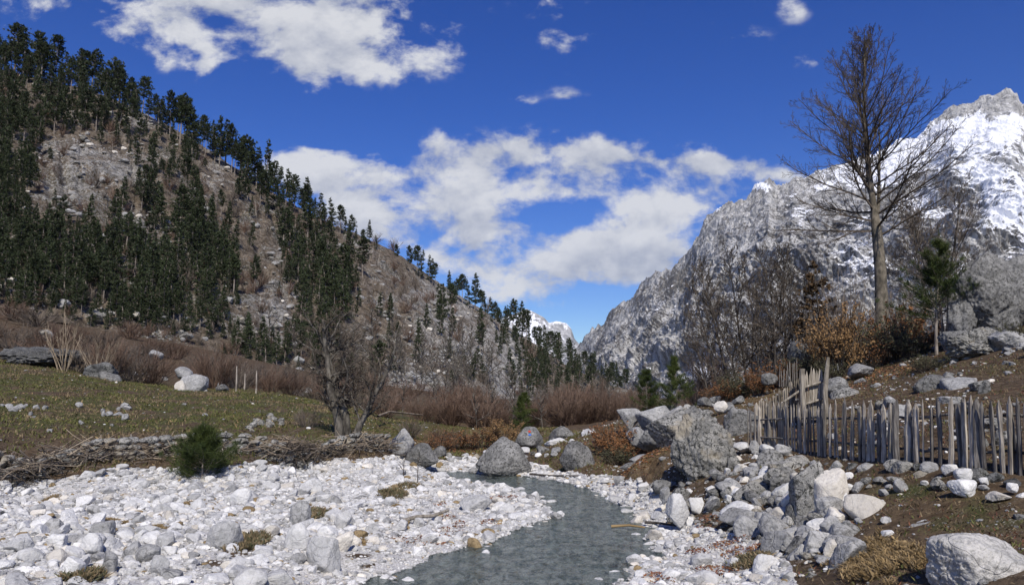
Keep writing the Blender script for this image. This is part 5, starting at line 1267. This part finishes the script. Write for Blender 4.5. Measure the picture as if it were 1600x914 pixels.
for i, px in enumerate(pk):
    b = fence_pt(px)-b0; sc = fD(px)/F; tp = P(px-(rk_.uniform(2, 8) if px > 1500 else rk_.normal()*2), fT(px)+rk_.normal()*3.5+(8 if px == 1309 else 0), fD(px)+rk_.normal()*.04)-b0
    wpx = np.interp(px, [1169,1215,1260,1330,1400,1600], [3.8,4.4,5.2,7.2,9.0,9.2])*rk_.uniform(.7, 1.3)
    if px in (1309, 1328, 1443): wpx *= .5
    b[2] -= .08; dr = fence_pt(px+4)-fence_pt(px-4); fac = math.atan2(dr[1], dr[0])+rk_.normal()*.35
    mb = MB(); picket_mesh(mb, b, tp, wpx*sc*1.1, wpx*sc*.6, fac, rk_)
    kid("picket", mb.build("picket", [[M_WOOD, M_WOODB, M_WOOD, M_WOODD][rk_.randint(4) if px < 1500 else rk_.choice([0, 3])]]), fence)  # right-end pickets get more dark wood: shade put into the wood colour
for hh in (.30, .74):
    sg = [(a, b) for a, b in zip([1168,1240,1320,1392,1450,1520,1590], [1244,1326,1398,1456,1526,1596,1675])]
    for a, b in sg:
        p, q = [(fence_pt(u)*(1-hh)+P(u, fT(u), fD(u))*hh-b0+np.array([.05, .06, rk_.normal()*.025])) for u in (a, b)]
        mb = MB(); tubes(mb, [(np.array([p+(q-p)*f+[0, 0, rk_.normal()*.01] for f in np.linspace(0, 1, 6)]), np.full(6, .024))], 6); kid("rail", mb.build("rail", [M_WOODD]), fence)
for u in (1216, 1285, 1346, 1425, 1503, 1588):
    p = fence_pt(u)-b0+np.array([.08, .12, -.1]); mb = MB(); tubes(mb, [(np.array([p+[0, 0, f] for f in np.linspace(0, 1.12, 5)]), .045*np.array([1.1, 1, .95, 1, .8]))], 7); kid("post", mb.build("post", [M_WOODD], True), fence)
# second fence climbing to the tall post, with a hurdle gate
def line2(u): return np.interp(u, [1180,1200,1230,1262,1290], [19.6,19.4,19.0,18.6,18.3]), np.interp(u, [1180,1200,1230,1262,1290], [664,660,655,654,655]), np.interp(u, [1180,1200,1230,1250,1262,1290], [634,622,600,586,580,576])
d_, yb_, yt_ = line2(1200); c0 = P(1200, yb_, d_)
f2 = tag(obj("picket_fence", None, loc=c0), "shorter picket fence stepping up behind the long one towards the tall post", "picket fence")
for u in np.arange(1184, 1256, 3.1):
    d_, yb_, yt_ = line2(u); mb = MB(); picket_mesh(mb, P(u, yb_, d_)-c0, P(u+rk_.normal()*1.5, yt_+rk_.normal()*3, d_)-c0, 4.0*rk_.uniform(.7, 1.3)*d_/F, .02, .5+rk_.normal()*.3, rk_); kid("picket", mb.build("picket", [[M_WOOD, M_WOODB][rk_.randint(2)]]), f2)
for hh in (.35, .75):
    pts_ = []
    for u in np.linspace(1184, 1256, 6): d_, yb_, yt_ = line2(u); pts_.append(P(u, yb_+(yt_-yb_)*hh, d_+.05)-c0)
    mb = MB(); tubes(mb, [(np.array(pts_), np.full(6, .022))], 6); kid("rail", mb.build("rail", [M_WOODB]), f2)
d_ = 18.5; g0 = P(1270, 655, d_); gate = tag(obj("hurdle_gate", None, loc=g0), "closed upright stake gate with cross bars hung beside the tall post", "gate")
for u in np.arange(1256, 1287, 2.9):
    mb = MB(); picket_mesh(mb, P(u, 655, d_)-g0, P(u+rk_.normal(), 578+rk_.normal()*2.5+(1272-u)*.1, d_)-g0, 3.8*rk_.uniform(.8, 1.3)*d_/F, .02, .1+rk_.normal()*.3, rk_); kid("stake", mb.build("stake", [[M_WOOD, M_WOODB][rk_.randint(2)]]), gate)
for (u1, v1, u2, v2) in ((1254, 606, 1288, 595), (1256, 632, 1288, 622), (1224, 628, 1256, 606)):
    mb = MB(); tubes(mb, [(np.array([P(u1, v1, d_-.1)-g0, P(u2, v2, d_-.1)-g0]), np.array([.035, .03]))], 6); kid("cross_bar", mb.build("cross_bar", [M_WOODB], True), gate)
p0 = P(1290, 668, 18.2); mb = MB(); pts_ = [P(1290+du, 668-(668-558)*f, 18.2)-p0 for f, du in ((0, 0), (.25, 1), (.5, -1), (.75, 1.5), (1, 4))]
tubes(mb, [(np.array(pts_), np.array([.075, .07, .066, .06, .035]))], 8); tag(obj("gate_post", mb.build("gate_post", [M_WOODB], True), loc=p0), "tall bent wooden post sticking up above the fence at the gate", "post")
p0 = P(1258, 660, 18.3); mb = MB(); picket_mesh(mb, np.zeros(3), P(1256, 576, 18.3)-p0, .12, .1, .2, rk_, point=False); tag(obj("gate_post", mb.build("gate_post", [M_WOODB]), loc=p0), "thick square topped post on the left of the stake gate", "post")
c0 = P(1234, 600, 26); f3 = tag(obj("stake_fence", None, loc=c0), "little run of grey stakes in the shade among the orange bushes", "fence")
for u in np.arange(1218, 1246, 3.4):
    mb = MB(); picket_mesh(mb, P(u, 604, 26)-c0, P(u+rk_.normal(), 574+rk_.normal()*5-(u-1218)*.4, 26)-c0, .035, .02, .1, rk_); kid("stake", mb.build("stake", [M_WOODD]), f3)
# thin posts beyond the meadow
for cx, yb, yt, D, lb in [(369,604,572,43,"shorter thin post behind the meadow crest"),(400,614,579,43,"taller thin post behind the meadow crest"),(382,606,584,46,"thin stub post between the two posts behind the meadow"),(204,706,678,20.2,"short stick standing in the brushwood on the wall"),(309,742,702,19.2,"pale stick standing by the young pine"),(347,735,700,20.5,"thin pale stake behind the young pine")]:
    p0 = P(cx, yb, D); mb = MB(); tubes(mb, [(np.array([[0, 0, -.3], [.01, 0, .3], P(cx+1, yt, D)-p0]), np.array([.05, .045, .035])*(D/43)**.6)], 6); tag(obj("thin_post", mb.build("post", [M_WOOD], True), loc=p0), lb, "post")

# ------------------------------------------------------------------ dry-stone wall with a dead hedge of brushwood on top
rw = np.random.RandomState(4)
def line_pts(L, step):
    seg = np.linalg.norm(np.diff(L[:, :2], axis=0), axis=1); s = np.r_[0, np.cumsum(seg)]; t = np.arange(0, s[-1], step); return np.c_[[np.interp(t, s, L[:, k]) for k in range(3)]].T, t
Wl, wt_ = line_pts(WALL, .24); Vs, Fs, off = [], [], 0
for row in range(4):
    for i, p in enumerate(Wl[:-1]):
        q = p+(Wl[i+1]-p)*(rw.uniform()+.5*(row % 2)); zb = gz1(q[0], q[1]-.25)-.1; v, f = PROTO[2][rw.randint(10)]
        s = np.array([rw.uniform(.11, .20), rw.uniform(.14, .2), rw.uniform(.07, .11)]); a = rw.normal()*.3
        X = v*s; X = np.c_[X[:, 0]*math.cos(a)-X[:, 1]*math.sin(a), X[:, 0]*math.sin(a)+X[:, 1]*math.cos(a), X[:, 2]]
        Vs.append(X+[q[0], q[1]+row*.05, zb+.10+row*.155]); Fs.append(f+off); off += len(v)
tag(obj("stone_wall", mesh_np("stone_wall", np.concatenate(Vs), np.concatenate(Fs), [M_LICH])), "low dry stone retaining wall along the foot of the meadow under the brushwood", "stone wall")
def twigs(n, L, spread, zlo, zhi, lens, rad, seed, flat=.35, dirx=None):
    rng = np.random.RandomState(seed); polys = []; seg = np.linalg.norm(np.diff(L[:, :2], axis=0), axis=1); s = np.r_[0, np.cumsum(seg)]
    for k in range(n):
        t = rng.uniform(0, s[-1]); c = np.array([np.interp(t, s, L[:, j]) for j in range(3)]); along = unit(np.array([np.interp(min(t+.5, s[-1]), s, L[:, j]) for j in range(2)]+[0])-np.array([c[0], c[1], 0])+1e-6)
        a = rng.uniform(-1.25, 1.25)+(math.pi if rng.uniform() < .5 else 0); d = along*math.cos(a)+np.cross([0, 0, 1], along)*math.sin(a)*.8+np.array([0, 0, rng.normal()*flat])
        ll = rng.uniform(*lens)*rng.uniform(.5, 1); off = np.cross([0, 0, 1], along)*rng.normal()*spread
        p = c+off; p[2] = c[2]+rng.uniform(zlo, zhi)+.1*math.sin(t*2.3)
        r = rad*rng.uniform(.5, 1.6); pts_ = branch_pts(p-unit(d)*ll/2, d, ll, 5, .13, -.02, rng); polys.append((pts_, r*np.linspace(1, .35, 5)))
        if rng.uniform() < .5:
            q = pts_[3]; polys.append((branch_pts(q, unit(d+rng.normal(size=3)*.5), ll*.35, 3, .15, 0, rng), np.full(3, r*.35)))
    return polys
WT = WALL.copy(); WT[:, 2] += .62; WT[:, 1] += .25
tone = [M_TWIGT, M_TWIGG, M_BARKD]
for j, (n, mm) in enumerate(((1000, M_TWIGG), (700, M_TWIGT), (1300, M_BARKD))):
    pass
mb = MB(); tubes(mb, twigs(900, WT, .30, -.24, .06, (.5, 1.5), .013, 1), 4, 0); tubes(mb, twigs(380, WT, .36, -.15, .16, (.5, 1.6), .013, 2), 4, 1); tubes(mb, twigs(1600, WT, .28, -.45, .0, (.4, 1.3), .012, 3), 3, 2)
tag(obj("dead_hedge", mb.build("brushwood", [M_TWIGG, M_TWIGT, M_TWIG])), "tangled brushwood heaped along the top of the low stone wall", "brushwood", kind='stuff')

# ------------------------------------------------------------------ grass, straw, leaves, driftwood
def blades(name, P0, h, w_, mats, rng, lean=.6, mi=None):
    n = len(P0); a = rng.uniform(0, 6.28, n); u = np.c_[np.cos(a), np.sin(a), np.zeros(n)]; d = unit(np.c_[rng.normal(size=(n, 2))*lean, np.ones(n)]); h = h[:, None]
    V = np.stack([P0-u*w_[:, None], P0+u*w_[:, None], P0+d*h*.6+u*w_[:, None]*.6, P0+d*h+np.c_[rng.normal(size=(n, 2)), np.zeros(n)]*h*.2], 1).reshape(-1, 3); F_ = np.arange(n*4).reshape(-1, 4)
    return mesh_np(name, V, F_, mats, mi if mi is not None else None)
rgb = np.random.RandomState(6)
def sown(n, xr, yr, fn, clump=4):
    x = rgb.uniform(*xr, n); y = rgb.uniform(*yr, n); x = np.repeat(x, clump)+rgb.normal(size=n*clump)*.05; y = np.repeat(y, clump)+rgb.normal(size=n*clump)*.05
    z = ground_z(x, y); a, b, d = proj(np.c_[x, y, z]); k = fn(x, y, z, a, b); k = rgb.uniform(size=len(x)) < k; return np.c_[x, y, z][k], a[k], b[k]
mead = lambda x, y, z, a, b: np.where((~gravel_mask(x, y, z)) & (stream_sd(x, y) > .4) & (a > -200) & (x < 3), .55+1.2*fbm(np.c_[x*.5, y*.5, x*0], 3), 0)
p1, a1, b1 = sown(42000, (-34, 3), (18, 48), mead)
g1 = .5+fbm(np.c_[p1[:, 0]*.35, p1[:, 1]*.35, p1[:, 0]*0+2], 3)+.15*rgb.normal(size=len(p1)); mi = np.where(g1 > .40, 0, 1)
mi = np.where(rgb.uniform(size=len(p1)) < .05, 2, mi)
tag(obj("meadow_grass", blades("meadow_grass", p1, rgb.uniform(.04, .15, len(p1)), rgb.uniform(.008, .022, len(p1)), [M_GRASS, M_DRYG, M_STRAW], rgb, .9, mi)), "short winter grass and dead stalks covering the meadow on the left", "grass", kind='stuff')
bankf = lambda x, y, z, a, b: np.where((~gravel_mask(x, y, z)) & (stream_sd(x, y) > .5) & (a < 1800) & (a > 830), .42+1.3*fbm(np.c_[x*.8, y*.8, x*0+5], 3), 0)
p2, a2, b2 = sown(60000, (1, 20), (5.5, 32), bankf)
mi = rgb.choice(3, len(p2), p=[.30, .55, .15])
tag(obj("bank_grass", blades("bank_grass", p2, rgb.uniform(.02, .085, len(p2)), rgb.uniform(.004, .012, len(p2)), [M_GRASS, M_DRYG, M_LITTER], rgb, 1.1, mi)), "thin dry grass and stalks on the brown earth of the right bank", "grass", kind='stuff')
# straw heap and pads of dry moss
def patch_pts(n, L):
    out = []
    for cx, cy, rx, ry, hgt in L:
        c = hit(cx, cy); k = (CP*c[1])/F; m = int(n*rx/60); a = rgb.uniform(0, 6.28, m); r = rgb.uniform(0, 1, m)**.5
        ex = rx*k; ey = ry*k/max(.16, (EYE-c[2])/c[1]); x = c[0]+np.cos(a)*r*ex; y = c[1]+np.sin(a)*r*ey; z = ground_z(x, y)+hgt*np.clip(1-r**2, 0, 1)*rgb.uniform(.4, 1, m); out.append(np.c_[x, y, z])
    return np.concatenate(out)
ph = []; pd = []
for k in range(150):
    qx, qy = rgb.normal(1388, 34), rgb.normal(874, 14)
    if rgb.uniform() < .25: qx, qy = rgb.normal(1345, 16), rgb.normal(893, 8)
    c = hit(qx, qy); m_n = 110; a_ = rgb.uniform(0, 6.28, m_n); r_ = rgb.uniform(.05, 1, m_n)*rgb.uniform(.04, .10); x = c[0]+np.cos(a_)*r_; y = c[1]+np.sin(a_)*r_
    ph.append(np.c_[x, y, ground_z(x, y)+rgb.uniform(0, .05, m_n)])
ph = np.concatenate(ph)
tag(obj("straw_heap", blades("straw_heap", ph, rgb.uniform(.03, .09, len(ph)), rgb.uniform(.001, .003, len(ph)), [M_STRAW, M_DRYG], rgb, 1.5, rgb.choice(2, len(ph), p=[.7, .3]))), "matted heap of golden dead grass at the lower right", "dead grass", kind='stuff')
ph = patch_pts(5000, [(75,786,14,4,.05),(165,817,16,5,.08),(195,820,12,3,.05),(243,828,22,5,.06),(290,790,9,4,.05),(412,778,8,3,.04),(470,790,16,3,.04),(562,850,16,5,.05),(620,792,8,3,.05)])
tag(obj("moss_pads", blades("moss_pads", ph, rgb.uniform(.015, .05, len(ph)), rgb.uniform(.004, .010, len(ph)), [M_STRAW, M_BROWN], rgb, 1.0, rgb.choice(2, len(ph), p=[.6, .4]))), "small ochre pads of dry moss among the left gravel", "moss", kind='stuff')
ph = patch_pts(5000, [(610,775,26,8,.12),(490,806,22,8,.06),(385,850,30,12,.03),(130,905,26,8,.05),(1170,880,30,8,.04),(640,762,18,5,.05)])
tag(obj("dry_tufts", blades("dry_tufts", ph, rgb.uniform(.03, .14, len(ph)), rgb.uniform(.003, .008, len(ph)), [M_DRYG, M_OLIVE], rgb, .8, rgb.choice(2, len(ph), p=[.6, .4]))), "brown and olive tufts growing through the gravel bar", "tufts", kind='stuff')
# fallen leaves
def leaves(name, L, n, size, mats, label):
    pp = patch_pts(n, L); m = len(pp); u = unit(rgb.normal(size=(m, 3))*[1, 1, .35]); v = unit(np.cross(u, rgb.normal(size=(m, 3))*[.3, .3, 1])); s = (size*rgb.uniform(.5, 1.4, m))[:, None]; pp = pp+[0, 0, .02]
    V = np.stack([pp-u*s, pp-v*s*.5, pp+u*s+[0, 0, .01], pp+v*s*.5+[0, 0, .008]], 1).reshape(-1, 3)
    tag(obj(name, mesh_np(name, V, np.arange(m*4).reshape(-1, 4), mats, rgb.choice(len(mats), m))), label, "fallen leaves", kind='stuff')
leaves("fallen_leaves", [(705,832,26,8,.08),(718,822,12,5,.08),(700,812,14,4,.08),(765,820,16,4,.08),(690,790,14,4,.05),(1105,818,20,5,.08),(1150,868,22,6,.1),(1125,858,20,5,.08),(1160,846,14,5,.08),(1090,866,18,5,.08),(1030,905,30,8,.06),(970,892,24,6,.05),(1120,895,36,8,.06),(1180,862,14,4,.08),(790,780,30,4,.05),(650,846,50,8,.02),(985,860,20,5,.05)], 330, .026, [M_LITTER, M_COPPER], "drifts of russet fallen leaves caught between the river stones")
leaves("leaf_carpet", [(960,708,60,8,.05),(730,703,90,8,.05),(1160,622,60,8,.05),(1350,592,120,14,.03),(1000,720,50,10,.02)], 900, .035, [M_LITTER, M_COPPER, M_TAN], "carpet of russet leaves under the copper bushes")
def stick(pts, r0, r1, label, mat=M_TWIGT, name="driftwood", cat="driftwood"):
    pts = np.array(pts); c = pts[0].copy(); mb = MB(); tubes(mb, [(pts-c, np.linspace(r0, r1, len(pts)))], 7); return tag(obj(name, mb.build(name, [mat], True), loc=c), label, cat)
up_ = lambda q, h: np.array([q[0], q[1], q[2]+h])
stick([up_(hit(626, 823), .10), up_(hit(650, 820), .14), up_(hit(676, 818), .15), up_(hit(700, 812), .19)], .045, .03, "brown driftwood pole lying across the gravel left of the stream", M_WOODB)
stick([up_(hit(828, 745), .08), up_(hit(860, 748), .06), up_(hit(905, 748), .08)], .035, .02, "dark branch lying at the far edge of the stream", M_BARKD)
q = zplane(955, 822, .05); stick([q, q+[.35, -.05, .03], q+[.65, -.12, 0]], .03, .018, "yellowish stick washed up in the stream shallows", M_STRAW)
stick([up_(hit(1008, 823), .08), up_(hit(1030, 825), .1), up_(hit(1056, 828), .08)], .03, .02, "broken brown branch on the right gravel by the water", M_BARKD)
stick([up_(hit(590, 668), .5), up_(hit(608, 662), .62), up_(hit(660, 664), .55)], .06, .04, "bleached fallen trunk propped behind the gnarled tree", M_TWIGT)
stick([up_(hit(1418, 700, dmin=14), .1), up_(hit(1440, 702, dmin=14), .2), up_(hit(1450, 696, dmin=14), .15)], .025, .015, "pale crooked stick behind the pickets", M_TWIGT)
# saplings on the gravel
for cx, yb, h, lb in [(652,754,46,"leafless sapling standing in the upper gravel"),(630,748,30,"tiny leafless sapling left of the larger one in the upper gravel")]:
    g = hit(cx, yb); rng = np.random.RandomState(int(cx)); polys = []; H = h*g[1]/F; T = branch_pts(np.zeros(3), np.array([.03, 0, 1]), H, 6, .05, .02, rng); polys.append((T, .014*np.linspace(1, .3, 6)))
    for k in range(7): polys.append((branch_pts(T[2+k % 3], np.array([rng.normal()*.7, rng.normal()*.7, 1]), H*.4, 4, .1, .03, rng), np.full(4, .005)))
    mb = MB(); tubes(mb, polys, 4); tag(obj("sapling", mb.build("sapling", [M_TWIG]), loc=g), lb, "sapling")
print("total", time.time()-T0, "objects", len(bpy.data.objects))

# small painted trail mark on the triangular rock
tr_ = [o for o in bpy.data.objects if o.get('label', '').startswith('triangular grey rock above')][0]
bpy.context.view_layer.update(); vv = np.empty(len(tr_.data.vertices)*3, np.float32); tr_.data.vertices.foreach_get('co', vv); vv = vv.reshape(-1, 3)
Mw = np.array(tr_.matrix_world); wv = vv @ Mw[:3, :3].T + Mw[:3, 3]; a_, b_, d_ = proj(wv)
for nm, col, dx, dy in (("blue_mark", (.05,.16,.55), 0, 3), ("red_mark", (.5,.06,.04), -1, -2)):
    cost = np.hypot(a_-(828+dx), b_-(676+dy))+d_*3; i = int(cost.argmin()); m_, t_ = newmat(nm); bsdf(t_, col, .7)
    v, f = ICO[1]; s_ = np.array(tr_.scale); o = obj("painted_mark", mesh_np("painted_mark", v*np.array([.07, .03, .05])/s_, f, [m_]), tr_, loc=vv[i]); o['label'] = nm.split('_')[0]+" painted trail mark"

# thin valley air: one closed box of pale, even haze round everything
def box(name, a, b, m):
    x0, y0, z0 = a; x1, y1, z1 = b
    V = np.array([(x0,y0,z0),(x1,y0,z0),(x1,y1,z0),(x0,y1,z0),(x0,y0,z1),(x1,y0,z1),(x1,y1,z1),(x0,y1,z1)], float)
    return mesh_np(name, V, np.array([(0,3,2,1),(4,5,6,7),(0,1,5,4),(1,2,6,5),(2,3,7,6),(3,0,4,7)]), [m])
m_ = bpy.data.materials.new("haze"); m_.use_nodes = True; t_ = NT(m_.node_tree)
v_ = t_.n('ShaderNodeVolumePrincipled', {'Color': (.78,.86,1.0,1), 'Density': 2.0e-5, 'Anisotropy': .0}); t_.t.links.new(v_.outputs[0], t_.n('ShaderNodeOutputMaterial').inputs['Volume'])
tag(obj("haze", box("haze", (-10500, -10500, -8), (10500, 10500, 1900), m_)), "thin blue haze in the valley air", "haze", kind='stuff')
